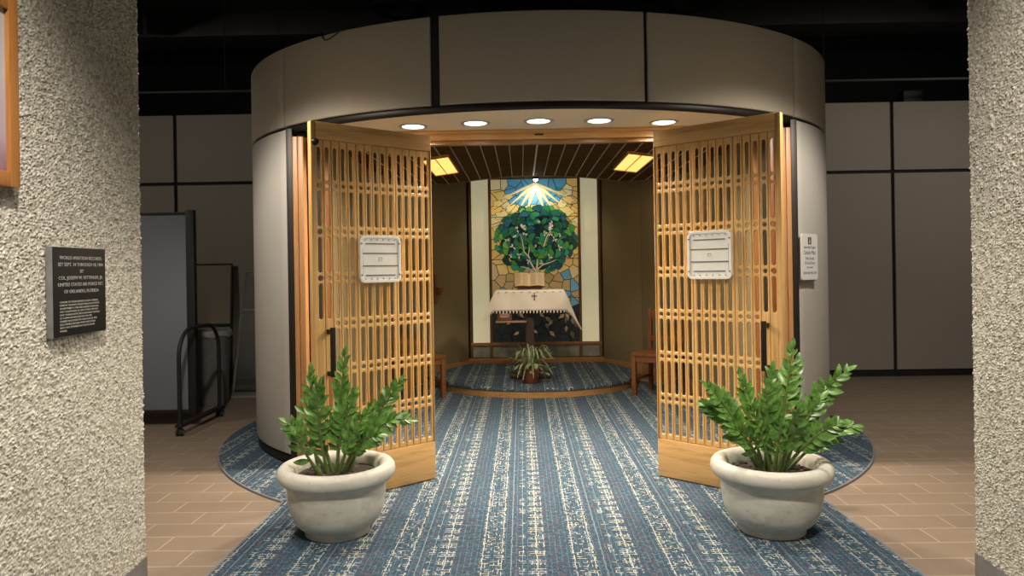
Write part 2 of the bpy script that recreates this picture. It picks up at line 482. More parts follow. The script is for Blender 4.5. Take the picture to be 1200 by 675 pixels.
L, TH, DT = .865, .044, 2.33
UP = Matrix.Rotation(R(90), 4, 'X')      # xy drawing -> xz plane (y becomes z, drawing +z becomes -y)
circ = [1.946 - .2815 * i for i in range(6)]
panels_mesh = None
def lattice(i, parent, ys):
    u0 = [.006, .279, .562][i]; u1 = [.2775, .5605, .834][i]
    first = [.039, .314, .596][i]; pitch = [.0523, .0538, .0535][i]
    z0, z1 = .266, 2.222
    cuts = [u0] + [first + pitch * (c + .5) for c in range(4)] + [u1]
    sp = [[(a + .0058, z0 + .005), (b - .0058, z0 + .005), (b - .0058, z1 - .005), (a + .0058, z1 - .005)] for a, b in zip(cuts, cuts[1:])]
    for c in range(5):
        x = first + pitch * c
        blank = (i == 2 and c >= 3)
        edges = [2.186] + circ + [.292]
        for r_ in range(7):
            top = edges[r_] - (0 if r_ == 0 else .027); bot = edges[r_ + 1] + (0 if r_ == 6 else .027)
            if blank and r_ == 4: continue
            if blank and r_ == 3: bot += .0
            sp.append(stadium(x, bot, top, .036))
        for q, z in enumerate(circ):
            if blank and q in (3, 4): continue
            sp.append(ring(x, z, .0185))
    Mx = Matrix.Translation((0, ys * .014, 0)) @ UP
    return curve_mesh('lattice_panel', sp, .0035, .0045, M['oak_lat'], parent, Mx, 1)

def make_door(name, s, far, near, label, hardware=True):
    d = Vector((near[0] - far[0], near[1] - far[1]))
    e = empty(name, (far[0], far[1], .0), math.atan2(d.y, d.x), label, 'door', kind='structure')
    ys = s            # thickness runs to +y for the right door, -y for the left
    def b(nm, u0, u1, z0, z1, mat, y0=0., y1=TH, bv=.004):
        return box(nm, (u0, min(ys * y0, ys * y1), z0), (u1, max(ys * y0, ys * y1), z1), mat, e, bv)
    b('top_rail', .0, L - .031, 2.224, DT, M['oak_x'])
    b('bottom_rail', .0, L - .031, .014, .264, M['oak_x'])
    b('stile', .0, .0055, .264, 2.224, M['oak_z'], bv=.001)
    b('stile', L - .030, L, .014, DT, M['oak_z'])
    for i in range(3): lattice(i, e, ys)
    if hardware:
        bm = bmesh.new()
        y0, y1 = sorted((-ys * .062, -ys * .048))
        bm_box(bm, (.752, y0, .785), (.784, y1, 1.085), .004)
        for z in (.80, 1.055):
            ya, yb = sorted((-ys * .055, ys * .016)); bm_box(bm, (.757, ya, z - .012), (.779, yb, z + .016), .003)
        from_bm('handle', bm, M['handle'], e, angle=35)
        if s < 0:
          bm = bmesh.new(); bm_lathe(bm, [(0, .022), (.010, .022), (.017, .017), (.020, .006), (.023, 0), (0, 0)], 24)
          bm.transform(Matrix.Translation((L - .028, 0, 2.205)) @ Matrix.Rotation(R(90 * ys), 4, 'X'))
          from_bm('lock_cylinder', bm, M['handle'], e, angle=35)
    return e
doorR = make_door('door_1', 1, (.75, 4.90), (1.40, 4.33), 'right oak lattice door leaf standing open beside the potted plant')
doorL = make_door('door_2', -1, (-.75, 4.90), (-1.40, 4.33), 'left oak lattice door leaf standing open, round lock at top corner')
# white plastic panels hung on the doors
def plastic_panel(u0, u1, z0, z1, door, s, label):
    far = door.location; ang = door.rotation_euler[2]
    ex = Vector((math.cos(ang), math.sin(ang), 0)); nrm = Vector((-math.sin(ang), math.cos(ang), 0)) * (-s)
    cx = (u0 + u1) / 2; cz = (z0 + z1) / 2
    e = empty('plastic_panel', Vector((far.x, far.y, 0)) + ex * cx + Vector((0, 0, cz)) + nrm * .002, ang, label, 'panel', 'white plastic panels on the doors')
    w, h_ = (u1 - u0) / 2, (z1 - z0) / 2
    def rr(w, h, r, n=6):
        pts = []
        for qx, qz, a0 in ((1, 1, 0), (-1, 1, 90), (-1, -1, 180), (1, -1, 270)):
            for i in range(n + 1):
                a = R(a0 + 90 * i / n); pts.append((qx * (w - r) + r * math.cos(a), qz * (h - r) + r * math.sin(a)))
        return pts
    f = -s   # local y direction of the front
    def place(nm, spl, dep, th, mat, bv): return curve_mesh(nm, spl, th, bv, mat, e, Matrix.Translation((0, f * dep, 0)) @ UP, 2)
    place('panel_body', [rr(w - .004, h_ - .004, .032)], .014, .008, M['white_plastic'], .004)
    place('raised_rim', [rr(w - .002, h_ - .002, .034), rr(w - .016, h_ - .016, .024)], .026, .003, M['white_plastic'], .002)
    for z, k in ((.098, .80), (.037, .95), (-.042, .95), (-.102, .80)):
        box('rib_slot', (-w * k * .9, min(f * .0262, f * .029), z - .0035), (w * k * .9, max(f * .0262, f * .029), z + .0035), M['slot_grey'], e, .001)
    box('side_slot', (w * .86, min(f * .0262, f * .029), -.1), (w * .90, max(f * .0262, f * .029), .07), M['slot_grey'], e, .001)
    for z in (h_ - .026, -h_ + .026):
        for i in range(6):
            x = -w * .72 + i * w * 1.44 / 5
            bm = bmesh.new(); bm_lathe(bm, [(0, .004), (.005, .004), (.007, .0), (0, 0)], 14)
            bm.transform(Matrix.Translation((x, f * .026, z)) @ Matrix.Rotation(R(90 * -f), 4, 'X'))
            from_bm('stud', bm, M['dimple'], e, angle=40)
    bm = bmesh.new(); bm_tube(bm, [(.012 * math.cos(a), f * .027, .002 + .012 * math.sin(a)) for a in np.linspace(0, 2 * math.pi, 17)[:-1]], .0018, 6, True)
    from_bm('moulding_ring', bm, M['dimple'], e, angle=40)
    for x in (-w + .012, w - .012):
        for z in (h_ - .05, -h_ + .05):
            bm = bmesh.new(); bm_lathe(bm, [(0, .006), (.004, .006), (.005, 0), (0, 0)], 12)
            bm.transform(Matrix.Translation((x, f * .031, z)) @ Matrix.Rotation(R(90 * -f), 4, 'X'))
            from_bm('screw_head', bm, M['slot_grey'], e, angle=40)
    return e
plastic_panel(.259, .561, 1.335, 1.642, doorR, 1, 'white ribbed plastic panel hung on the right lattice door')
plastic_panel(.268, .564, 1.347, 1.645, doorL, -1, 'white ribbed plastic panel hung on the left lattice door')

# ------------------------------------------------------------------ floor, carpet
bm = bmesh.new(); bm_box(bm, (-9, -2.5, -.1), (9, 9.6, 0))
tag(from_bm('floor', bm, M['pavers']), kind='structure')
RC = 2.72; CY = 6.62; HW = 1.64
a0 = math.asin(HW / RC)
outline = [(HW, .6)] + [(RC * math.sin(a), CY - RC * math.cos(a)) for a in np.linspace(a0, 2 * math.pi - a0, 110)] + [(-HW, .6)]
bm = bmesh.new(); f = bm.faces.new([bm.verts.new((x, y, .008)) for x, y in outline])
r = bmesh.ops.extrude_face_region(bm, geom=[f]); bmesh.ops.translate(bm, verts=[q for q in r['geom'] if isinstance(q, bmesh.types.BMVert)], vec=(0, 0, -.0075))
bmesh.ops.recalc_face_normals(bm, faces=bm.faces)
cp = from_bm('carpet', bm, M['carpet']); tag(cp, 'blue patterned carpet runner widening to a circle under the chapel', 'carpet', kind='structure')
M['edge'] = simple('carpet_edge_vinyl', (.22, .22, .25), .5)
tube('edge_trim', [(x * 1.002, y, .006) for x, y in outline], .008, M['edge'], cp, 6)

# ------------------------------------------------------------------ stucco walls at the mouth of the corridor
def worley(P, Q, cell, seed):
    """F1, F2 and the nearest cell's random number on the grid of points (P,Q)"""
    rng = np.random.RandomState(seed)
    T = 256
    jx = rng.rand(T, T); jy = rng.rand(T, T); rv = rng.rand(T, T)
    gx, gy = P / cell, Q / cell; ix, iy = np.floor(gx).astype(int), np.floor(gy).astype(int)
    f1 = np.full(P.shape, 9.); f2 = f1.copy(); val = np.zeros(P.shape)
    for dx in (-1, 0, 1):
        for dy in (-1, 0, 1):
            cx, cy = (ix + dx) % T, (iy + dy) % T
            d = np.hypot(ix + dx + jx[cx, cy] - gx, iy + dy + jy[cx, cy] - gy)
            nearer = d < f1
            f2 = np.where(nearer, f1, np.minimum(f2, d)); val = np.where(nearer, rv[cx, cy], val); f1 = np.where(nearer, d, f1)
    return f1, f2, val
def stucco_wall(name, s, ylo, x_at, kind_label):
    """pebbled inner face along Y plus the end face round the corner; slab behind it"""
    res = .006
    yend = 3.36 if s < 0 else 3.30
    e = empty(name, (0, 0, 0), kind='structure'); 
    zs = np.arange(.105, 2.95, res)
    us = np.arange(ylo, yend + .06, res)          # past yend the sheet turns the corner
    U, Z = np.meshgrid(us, zs, indexing='ij')
    f1, f2, val = worley(U + 20, Z * 1.25 + 10, .0165, 3 if s < 0 else 5)
    g1, g2, v2 = worley(U + 40, Z + 30, .007, 9)
    hgt = np.clip((f2 - f1) * 1.5, 0, 1) * (.25 + .75 * val) * .010 + v2 * .0016
    turn = np.clip(U - (yend - .012), 0, None)
    Yp = np.minimum(U, yend); out = np.clip(U - yend, 0, None)
    X = x_at(Yp) + s * out - s * hgt * np.where(out > 0, .3, 1)
    Yp = Yp + hgt * np.where(out > 0, 1, 0)
    n, m = U.shape
    V = np.stack([X, Yp, Z], -1).reshape(-1, 3)
    idx = np.arange(n * m).reshape(n, m)
    F = np.stack([idx[:-1, :-1], idx[1:, :-1], idx[1:, 1:], idx[:-1, 1:]], -1).reshape(-1, 4)
    if s > 0: F = F[:, ::-1]
    from_py('pebbled_face', V.tolist(), F.tolist(), M['stucco'], e)
    # solid slab behind and the stretch of wall beside and behind the camera
    bm = bmesh.new()
    xa, xb = x_at(yend - .004) + s * .012, x_at(-2.0) + s * .012
    vs = [(xa, yend - .004), (xb, -2.0), (s * 3.2, -2.0), (s * 3.2, yend - .004)]
    f = bm.faces.new([bm.verts.new((x, y, 0)) for x, y in vs])
    r = bmesh.ops.extrude_face_region(bm, geom=[f]); bmesh.ops.translate(bm, verts=[q for q in r['geom'] if isinstance(q, bmesh.types.BMVert)], vec=(0, 0, 4.2))
    bmesh.ops.recalc_face_normals(bm, faces=bm.faces)
    from_bm('wall_core', bm, M['stucco'], e)
    # rubber base
    t = .006
    vs = [(x_at(yend) - s * t, yend + t), (x_at(ylo - 1) - s * t, ylo - 1), (x_at(ylo - 1) + s * .02, ylo - 1), (x_at(yend) + s * .02, yend - .02), (s * 3.0, yend - .02), (s * 3.0, yend + t)]
    bm = bmesh.new(); f = bm.faces.new([bm.verts.new((x, y, 0)) for x, y in vs])
    r = bmesh.ops.extrude_face_region(bm, geom=[f]); bmesh.ops.translate(bm, verts=[q for q in r['geom'] if isinstance(q, bmesh.types.BMVert)], vec=(0, 0, .105))
    bmesh.ops.recalc_face_normals(bm, faces=bm.faces)
    tag(from_bm('baseboard_left' if s < 0 else 'baseboard_right', bm, M['trimgrey']), kind='structure')
    return e
xl = lambda y: -1.925 - .07 * (y - 3.36)
xr = lambda y: 1.885 + .07 * (y - 3.30)
stucco_wall('wall_left', -1, 1.7, xl, '')
stucco_wall('wall_right', 1, 2.55, xr, '')

# plaque on the left wall: local x runs away from the camera along the wall, y up
wl_dir = Vector((-.07, 1, 0)).normalized(); wl_n = Vector((1, .07, 0)).normalized()
pc = Vector((xl(2.775), 2.775, 1.362)) + wl_n * .008
pl = empty('wall_plaque', pc, math.atan2(wl_dir.y, wl_dir.x), 'black engraved plaque of aviation records mounted on the pebbled wall', 'plaque')
# local frame: x along wall, y = into wall (left of x) ; front = -y
W_, H_ = .188, .167
box('plaque_edge', (-W_, -.024, -H_), (W_, .0, H_), M['plaque_edge'], pl, .002)
box('plaque_face', (-W_ + .002, -.0265, -H_ + .002), (W_ - .001, -.0238, H_ - .002), M['plaque'], pl, .001)
T = UP.copy(); T = Matrix.Translation((0, -.0268, 0)) @ UP
big = [('WORLD AVIATION RECORDS', .120), ('SET SEPT. 14 THROUGH 18, 1984', .095), ('BY', .070), ('COL. JOSEPH W. KITTINGER, JR.', .045), ('UNITED STATES AIR FORCE RET.', .020), ('OF ORLANDO, FLORIDA', -.006)]
lines = [(t_, .005, z, .0185, 'CENTER') for t_, z in big]
small = ['COLONEL KITTINGER DEPARTED FROM CARIBOU,', 'MAINE IN THE ROSIE O\'GRADY BALLOON OF PEACE', 'ON SEPTEMBER 14, 1984 AND LANDED IN SAVONA,', 'ITALY ON SEPTEMBER 18, 1984 TO MAKE THE FIRST', 'SOLO TRANSATLANTIC BALLOON FLIGHT. HE ALSO', 'SET A NEW DISTANCE RECORD FOR THE', 'LONGEST SOLO FLIGHT IN A BALLOON OF THIS', 'SIZE, A WORLD RECORD WHICH HAS STOOD', 'SINCE THAT SEPTEMBER DAY. PLACED IN HIS', 'HONOR.']
lines += [(t_, -.122, -.042 - .0118 * i, .0098, 'LEFT') for i, t_ in enumerate(small)]
text('lettering', lines, M['letter'], pl, T @ Matrix.Diagonal((1.22, 1, 1, 1)), .0004)

# picture frame on the left wall (only its far edge is in view)
fc = Vector((xl(1.98), 1.98, 2.03)) + wl_n * .006
pf = empty('picture_frame', fc, math.atan2(wl_dir.y, wl_dir.x), 'large oak picture frame with a pale violet print, high on the pebbled wall', 'picture')
FW, FH, FR = .42, .315, .05
for nm, lo, hi in (('frame_side', (FW - FR, -.035, -FH), (FW, 0, FH)), ('frame_side', (-FW, -.035, -FH), (-FW + FR, 0, FH)),
                   ('frame_rail', (-FW + FR, -.035, -FH), (FW - FR, 0, -FH + FR)), ('frame_rail', (-FW + FR, -.035, FH - FR), (FW - FR, 0, FH))):
    box(nm, lo, hi, M['frame_oak'], pf, .005)
k = NT('violet_print'); n = k.noise(k.coord(), 3, 4)
sp = k.n('ShaderNodeSeparateXYZ'); tcn = k.n('ShaderNodeTexCoord'); k.put(sp.inputs[0], tcn.outputs['Object'])
g = k.math('MULTIPLY_ADD', sp.outputs[2], 1.4, k.math('MULTIPLY_ADD', n, .5, .25))
M['print'] = k.done(k.ramp(g, [(.1, (.22, .09, .13)), (.3, (.45, .36, .46)), (.6, (.56, .54, .58)), (.9, (.50, .50, .50))]), .25)
box('print', (-FW + FR, -.02, -FH + FR), (FW - FR, -.004, FH - FR), M['print'], pf)

# ------------------------------------------------------------------ background walls and black ceiling
for s, nm in ((-1, 'wall_back_left'), (1, 'wall_back_right')):
    e = empty(nm, (0, 0, 0), kind='structure')
    bounds = [1.95, 2.60, 4.515, 6.45, 8.4]
    lo, hi = sorted((s * 1.85, s * 9)); box('wall_core', (lo, 9.18, 0), (hi, 9.4, 3.44), M['seam'], e)
    for a, b in zip(bounds, bounds[1:]):
        lo, hi = sorted((s * (a + .022), s * (b - .022)))
        box('upper_panel', (lo, 9.14, 2.585), (hi, 9.18, 3.435), M['fabric_bg'], e, .006)
        box('lower_panel', (lo, 9.14, .085), (hi, 9.18, 2.545), M['fabric_bg'], e, .006)
    lo, hi = sorted((s * 1.9, s * 9)); tag(box('baseboard_' + nm[5:], (lo, 9.15, 0), (hi, 9.175, .075), M['black']), kind='structure')
    lo, hi = sorted((s * 9, s * 9.15)); tag(box('wall_far_' + ('left' if s < 0 else 'right'), (lo, 3.0, 0), (hi, 9.6, 4.6), M['void']), kind='structure')
tag(box('wall_upper_back', (-9, 10.8, 0), (9, 10.9, 4.6), M['void']), kind='structure')
ce = box('ceiling', (-9.2, -2.6, 4.55), (9.2, 10.9, 4.65), M['void']); tag(ce, kind='structure')
# beams and ducts hung in the black void
bm = bmesh.new(); bm_box(bm, (-.16, -2.1, -.2), (.16, 2.1, .2), .01)
b1 = from_bm('ceiling_beam', bm, M['duct'], angle=35); b1.location = (-3.7, 6.2, 4.35); b1.rotation_euler = (0, 0, R(24)); tag(b1, 'black beam running diagonally under the ceiling left of the chapel drum', 'beam')
b2 = b1.copy(); COL.objects.link(b2); b2.location = (3.9, 6.2, 4.35); b2.rotation_euler = (0, 0, R(-34)); b2['label'] = 'black beam running diagonally under the ceiling right of the chapel drum'
bm = bmesh.new(); bm_box(bm, (-8.6, -.25, -.14), (8.6, .25, .14), .02)
d1 = from_bm('air_duct', bm, M['duct'], angle=35); d1.location = (0, 8.9, 4.41); tag(d1, 'long black air duct high above the background wall panels', 'duct')
pipe = tube('conduit_pipe', [(-8.5, 8.0, 3.455), (-3.1, 8.0, 3.44)], .016, M['duct']); tag(pipe, 'thin dark conduit crossing the black ceiling void on the left', 'pipe')
for x in (-7, -5, -3.4): tube('hanger', [(x, 8.0, 3.45), (x, 8.0, 4.55)], .006, M['duct'], pipe, 6)
pipe = tube('conduit_pipe', [(2.6, 8.0, 3.43), (8.5, 8.0, 3.42)], .016, M['duct']); tag(pipe, 'thin dark conduit crossing the black ceiling void on the right', 'pipe')
for x in (3.2, 5, 7): tube('hanger', [(x, 8.0, 3.43), (x, 8.0, 4.55)], .006, M['duct'], pipe, 6)
bx = box('junction_box', (4.70, 9.20, 3.44), (4.93, 9.36, 3.585), M['duct'], None, .006); tag(bx, 'small dark box sitting on top of the right background wall', 'box')
for x, y, wh in ((-1.05, 5.5, 'left'), (1.16, 5.5, 'right')):
    c = empty('ceiling_can', (x, y, 3.40), 0, 'unlit round black can lamp hanging over the %s part of the drum' % wh, 'lamp', 'unlit can lamps over the drum')
    lathe('can_body', [(0, .55), (.17, .55), (.19, .5), (.19, .06), (.18, .05)], M['duct'], c)
    lathe('can_ring', [(.15, .04), (.15, .0), (.215, .0), (.215, .035), (.19, .06), (.15, .04)], M['duct'], c)
    tube('hanger', [(0, 0, .55), (0, 0, 1.15)], .012, M['duct'], c)
# loose cable looping over the fascia edge
q = [el(-37.2, .005) + Vector((0, 0, 3.10)), el(-37, .012) + Vector((0, 0, 3.06)), el(-36.6, .014) + Vector((0, 0, 3.03)), el(-36.0, .014) + Vector((0, 0, 3.012)), el(-35, .014) + Vector((0, 0, 3.018)), el(-33.8, .014) + Vector((0, 0, 3.035)), el(-32.6, .012) + Vector((0, 0, 3.064)), el(-32.0, -.02) + Vector((0, 0, 3.10)), el(-31, -.2) + Vector((0, 0, 3.06))]
tag(tube('loose_cable', q, .004, M['black'], None, 6), 'thin black cable looping over the top edge of the curved fascia', 'cable')

# ------------------------------------------------------------------ recessed downlights in the entry soffit
M['lamp'] = emit('downlight_lens', (1.0, .93, .80), 9)
for i, (x, y) in enumerate([(-.925, 5.296), (-.464, 5.216), (-.011, 5.18), (.424, 5.208), (.908, 5.311)]):
    lab = ['leftmost lit recessed downlight in the soffit, above the left door', 'second lit recessed downlight from the left in the soffit', 'middle lit recessed downlight in the soffit',
           'second lit recessed downlight from the right in the soffit', 'rightmost lit recessed downlight in the soffit, above the right door'][i]
    c = empty('recessed_downlight', (x, y, 2.475), 0, lab, 'ceiling light', 'recessed downlights in the entry soffit')
    lathe('trim_ring', [(.078, .0), (.084, -.008), (.104, -.008), (.108, -.0005), (.078, 0)], M['dlwhite'], c)
    lathe('lens', [(0, -.0045), (.05, -.0042), (.079, -.002)], M['lamp'], c)
    ld = bpy.data.lights.new('downlight', 'SPOT'); ld.energy = 130; ld.color = (1, .86, .67); ld.spot_size = R(112); ld.spot_blend = 1; ld.shadow_soft_size = .07
    lo_ = bpy.data.objects.new('downlight_lamp', ld); COL.objects.link(lo_); lo_.parent = c; lo_.location = (0, 0, -.03)
    ld = bpy.data.lights.new('downlight_spill', 'SPOT'); ld.energy = 50; ld.color = (1, .86, .67); ld.spot_size = R(155); ld.spot_blend = .22; ld.shadow_soft_size = .05
    lo_ = bpy.data.objects.new('downlight_spill_lamp', ld); COL.objects.link(lo_); lo_.parent = c; lo_.location = (0, 0, -.03)

# ------------------------------------------------------------------ chapel interior
OX = .04   # centre line of the apse
poly = [(-1.66, 5.62), (-1.72, 7.4), (-1.62, 8.5), (-1.345, 9.3), (-.93, 10.0), (.93, 10.0), (1.345, 9.3), (1.62, 8.5), (1.72, 7.4), (1.66, 5.62)]
poly = [(x + (OX if y > 6 else 0), y) for x, y in poly]
iw = empty('wall_apse', (0, 0, 0), kind='structure')
for (x0, y0), (x1, y1) in zip(poly, poly[1:]):
    if y0 == 10.0 and y1 == 10.0: continue
    d = Vector((x1 - x0, y1 - y0, 0)); ln = d.length; d.normalize(); n_ = Vector((d.y, -d.x, 0))
    Mx = Matrix.Translation((x0, y0, 0)) @ Matrix.Rotation(math.atan2(d.y, d.x), 4, 'Z')
    bm = bmesh.new(); bm_box(bm, (.006, .0, .14), (ln - .006, .03, 2.9), .004); bm.transform(Mx)
    from_bm('fabric_panel', bm, M['fabric_int'], iw, angle=35)
    bm = bmesh.new(); bm_box(bm, (0, -.012, .0), (ln, .03, .17), .004); bm.transform(Mx); 
    from_bm('base_board', bm, M['oak_dark_x'], iw, angle=35)
    bm = bmesh.new(); bm_box(bm, (-.01, .004, .17), (.01, .03, 2.9)); bm.transform(Mx)
    from_bm('corner_strip', bm, M['oak_dark'], iw)
bk = box('wall_apse_back', (-1.1 + OX, 10.08, 0), (1.1 + OX, 10.12, 2.9), M['fabric_int']); tag(bk, kind='structure')

# vaulted slat ceiling
vz = lambda x: 2.66 - .0714 * (x - OX) ** 2
ic = empty('ceiling_chapel', (0, 0, 0), kind='structure')
bm = bmesh.new()
NX = 18; xs = np.linspace(-1.75, 1.75, NX + 1)
def strip(bm, y0, y1, dz0, dz1):
    vs = []
    for x in xs: vs.append([bm.verts.new((x + OX, y, vz(x + OX) + dz)) for y, dz in ((y0, dz0), (y1, dz0), (y1, dz1), (y0, dz1))])
    for a, b in zip(vs, vs[1:]):
        for q_ in range(4): bm.faces.new((a[q_], a[(q_ + 1) % 4], b[(q_ + 1) % 4], b[q_]))
    bm.faces.new(vs[0]); bm.faces.new(vs[-1][::-1])
y = 5.66
while y < 9.62:
    strip(bm, y, y + .050, .0, .022); y += .082
bmesh.ops.recalc_face_normals(bm, faces=bm.faces)
M['slat'] = oak('ceiling_slat_wood', 0, 1, (.13, .066, .027), (.08, .04, .016), .8)
M['slat'].node_tree.nodes['Principled BSDF'].inputs['Specular IOR Level'].default_value = .1
from_bm('slats', bm, M['slat'], ic)
bm = bmesh.new(); strip(bm, 5.62, 9.62, .05, .06); bmesh.ops.recalc_face_normals(bm, faces=bm.faces)
from_bm('backing_board', bm, M['black'], ic)
M['tbar'] = simple('ceiling_bar_aluminium', (.62, .52, .36), .5, .1)
for i in range(-11, 12):
    x = OX - .012 + .1405 * i
    wd = .009 if i == 0 else .004
    box('ceiling_bar', (x - wd, 5.64, vz(x) - .010), (x + wd, 9.62, vz(x) - .001), M['tbar'], ic)
bm = bmesh.new(); strip(bm, 9.62, 9.65, -.015, .06); bmesh.ops.recalc_face_normals(bm, faces=bm.faces)
from_bm('edge_valance', bm, M['oak_dark_x'], ic)

M['amber'] = emit('amber_diffuser', (1.0, .58, .15), 1.5)
for s in (-1, 1):
    e = empty('ceiling_panel_light', (OX + s * 1.055, 8.0, vz(OX + s * 1.055) - .012), 0, 'amber glowing ceiling light panel in the slats, %s side of the chapel' % ('left' if s < 0 else 'right'), 'ceiling light', 'amber ceiling light panels')
    e.rotation_euler = (0, s * R(7.5), 0)
    for x0 in (-.132, .004):
        box('diffuser', (x0, -.6, -.006), (x0 + .128, .6, .004), M['amber'], e)
    for x0, x1, y0, y1 in ((-.145, -.132, -.615, .615), (.132, .145, -.615, .615), (-.004, .004, -.6, .6), (-.132, .132, -.615, -.6), (-.132, .132, .6, .615)):
        box('light_frame', (x0, y0, -.016), (x1, y1, .004), M['oak_x'], e)
    ld = bpy.data.lights.new('panel', 'AREA'); ld.shape = 'RECTANGLE'; ld.size = .26; ld.size_y = 1.2; ld.energy = 6; ld.color = (1, .76, .46)
    o = bpy.data.objects.new('panel_lamp', ld); COL.objects.link(o); o.parent = e; o.location = (0, 0, -.02)
    if s > 0:
        ld = bpy.data.lights.new('altar_fill', 'SPOT'); ld.energy = 75; ld.color = (1, .88, .70); ld.spot_size = R(27); ld.spot_blend = .6; ld.shadow_soft_size = .06  # added spot without a fixture, brightens the altar cloth
        o = bpy.data.objects.new('altar_fill_light', ld); COL.objects.link(o); o.location = (.95, 7.45, vz(.95) - .06)
        o.rotation_euler = (Vector((-.06, 8.6, 1.12)) - Vector(o.location)).to_track_quat('-Z', 'Y').to_euler()

# platform with carpeted top
bm = bmesh.new()
PX, PY, PR = OX - .02, 9.17, 1.29
def plat(off, z0, z1):
    b = bmesh.new()
    pts = [((PR + off) * math.sin(a) + PX, PY - (PR + off) * math.cos(a)) for a in np.linspace(-math.pi / 2, math.pi / 2, 48)] + [(PX + .95, 10.06), (PX - .95, 10.06)]
    f = b.faces.new([b.verts.new((x, y, z1)) for x, y in pts])
    r = bmesh.ops.extrude_face_region(b, geom=[f]); bmesh.ops.translate(b, verts=[q_ for q_ in r['geom'] if isinstance(q_, bmesh.types.BMVert)], vec=(0, 0, z0 - z1))
    bmesh.ops.recalc_face_normals(b, faces=b.faces)
    return b
pfm = from_bm('floor_platform', plat(-.015, .009, .085), M['riser']); tag(pfm, kind='structure')
b = plat(0, .085, .12)
bmesh.ops.bevel(b, geom=[e_ for e_ in b.edges if abs(e_.verts[0].co.z - e_.verts[1].co.z) < .001 and e_.verts[0].co.z > .1], offset=.014, segments=3, affect='EDGES')
from_bm('platform_carpet', b, M['carpet'], pfm, angle=50)

# ------------------------------------------------------------------ stained glass wall
GW, GZ0, GZ1 = .60, .40, 2.66
def poly_clip(poly, px, py, nx, ny):
    out = []
    for i in range(len(poly)):
        a, b = poly[i], poly[(i + 1) % len(poly)]
        da = (a[0] - px) * nx + (a[1] - py) * ny; db = (b[0] - px) * nx + (b[1] - py) * ny
        if da <= 0: out.append(a)
        if (da < 0) != (db < 0) and da != db:
            t = da / (da - db); out.append((a[0] + t * (b[0] - a[0]), a[1] + t * (b[1] - a[1])))
    return out
rg = random.Random(21)
cells = []
for iy in range(19):
    for ix in range(9):
        x = -GW + (ix + .5 + rg.uniform(-.42, .42) + .3 * (iy % 2)) * 2 * GW / 9; z = GZ0 + (iy + .5 + rg.uniform(-.4, .4)) * (GZ1 - GZ0) / 19
        cells.append((x, z))
sun = (0.02, 2.60)
verts, faces, cols = [], [], []
def addpoly(pts, dep, c):
    i0 = len(verts)
    for x, z in pts: verts.append((x, dep, z))
    # fan from centroid keeps concave leaf outlines tidy
    cx = sum(p_[0] for p_ in pts) / len(pts); cz = sum(p_[1] for p_ in pts) / len(pts)
    verts.append((cx, dep, cz)); k_ = len(pts)
    for i in range(k_): faces.append((i0 + i, i0 + (i + 1) % k_, i0 + k_)); cols.append(c)
def jit(c, a=.15):
    f_ = 1 + rg.uniform(-a, a); return tuple(min(1, max(0, x * f_ * (1 + rg.uniform(-.05, .05)))) for x in c)
CRX, CRZ, CAX, CAZ = .01, 1.82, .545, .45
AMB = (.80, .56, .17); CREAM = (.80, .68, .36); SKY = (.12, .42, .68); SAND = (.52, .36, .15); POND = (.14, .36, .50); DARK = (.012, .016, .018)
def region(x, z):
    r = math.hypot((x - sun[0]) / 1.0, (z - sun[1]) / .9)
    if z < .98: return DARK if z < .90 else SAND
    if r < .40 + .05 * math.sin(9 * math.atan2(z - sun[1], x)): return SKY
    if z < 1.38:
        if abs(x) > .36 and rg.random() < .22: return POND
        return SAND if rg.random() < .75 else (.66, .50, .26)
    if r < .52: return (.84, .72, .40)
    if z < 1.75 and abs(x) > .5 and rg.random() < .25: return POND
    if 2.0 < z < 2.3 and rg.random() < .5: return CREAM
    return AMB
for i, (x, z) in enumerate(cells):
    pg = [(-GW, GZ0), (GW, GZ0), (GW, GZ1), (-GW, GZ1)]
    for j, (x2, z2) in enumerate(cells):
        if j == i or abs(x2 - x) > .5 or abs(z2 - z) > .5: continue
        d = math.hypot(x2 - x, z2 - z)
        ux, uz = (x2 - x) / d, (z2 - z) / d
        pg = poly_clip(pg, x + ux * (d / 2 - .0045), z + uz * (d / 2 - .0045), ux, uz)
        if len(pg) < 3: break
    if len(pg) >= 3: addpoly(pg, .0, jit(region(x, z)))
LEAD = (.006, .006, .006)
def outlined(pts, dep, c, grow=.006):
    cx = sum(p_[0] for p_ in pts) / len(pts); cz = sum(p_[1] for p_ in pts) / len(pts)
    big_ = []
    for x, z in pts:
        d = math.hypot(x - cx, z - cz) + 1e-6; big_.append((cx + (x - cx) * (1 + grow / d), cz + (z - cz) * (1 + grow / d)))
    addpoly(big_, dep + .0004, LEAD); addpoly(pts, dep, c)
# clouds: scalloped cream shapes round the sky
dep = -.002
for (x, z, r_) in [(-.44, 2.16, .10), (-.3, 2.25, .09), (-.18, 2.18, .07), (.28, 2.24, .09), (.43, 2.2, .11), (.16, 2.17, .06), (-.5, 2.33, .07), (.47, 2.36, .08), (-.36, 2.42, .06), (.38, 2.46, .06), (-.51, 1.98, .07), (.52, 2.02, .07)]:
    pts = [(x + r_ * (1 + .18 * math.cos(5 * a)) * math.cos(a), z + .62 * r_ * (1 + .18 * math.cos(5 * a)) * math.sin(a)) for a in np.linspace(0, 2 * math.pi, 26)[:-1]]
    pts = [(max(-GW, min(GW, a)), b) for a, b in pts]
    outlined(pts, dep, jit((.80, .62, .27), .12), .005); dep -= .0006
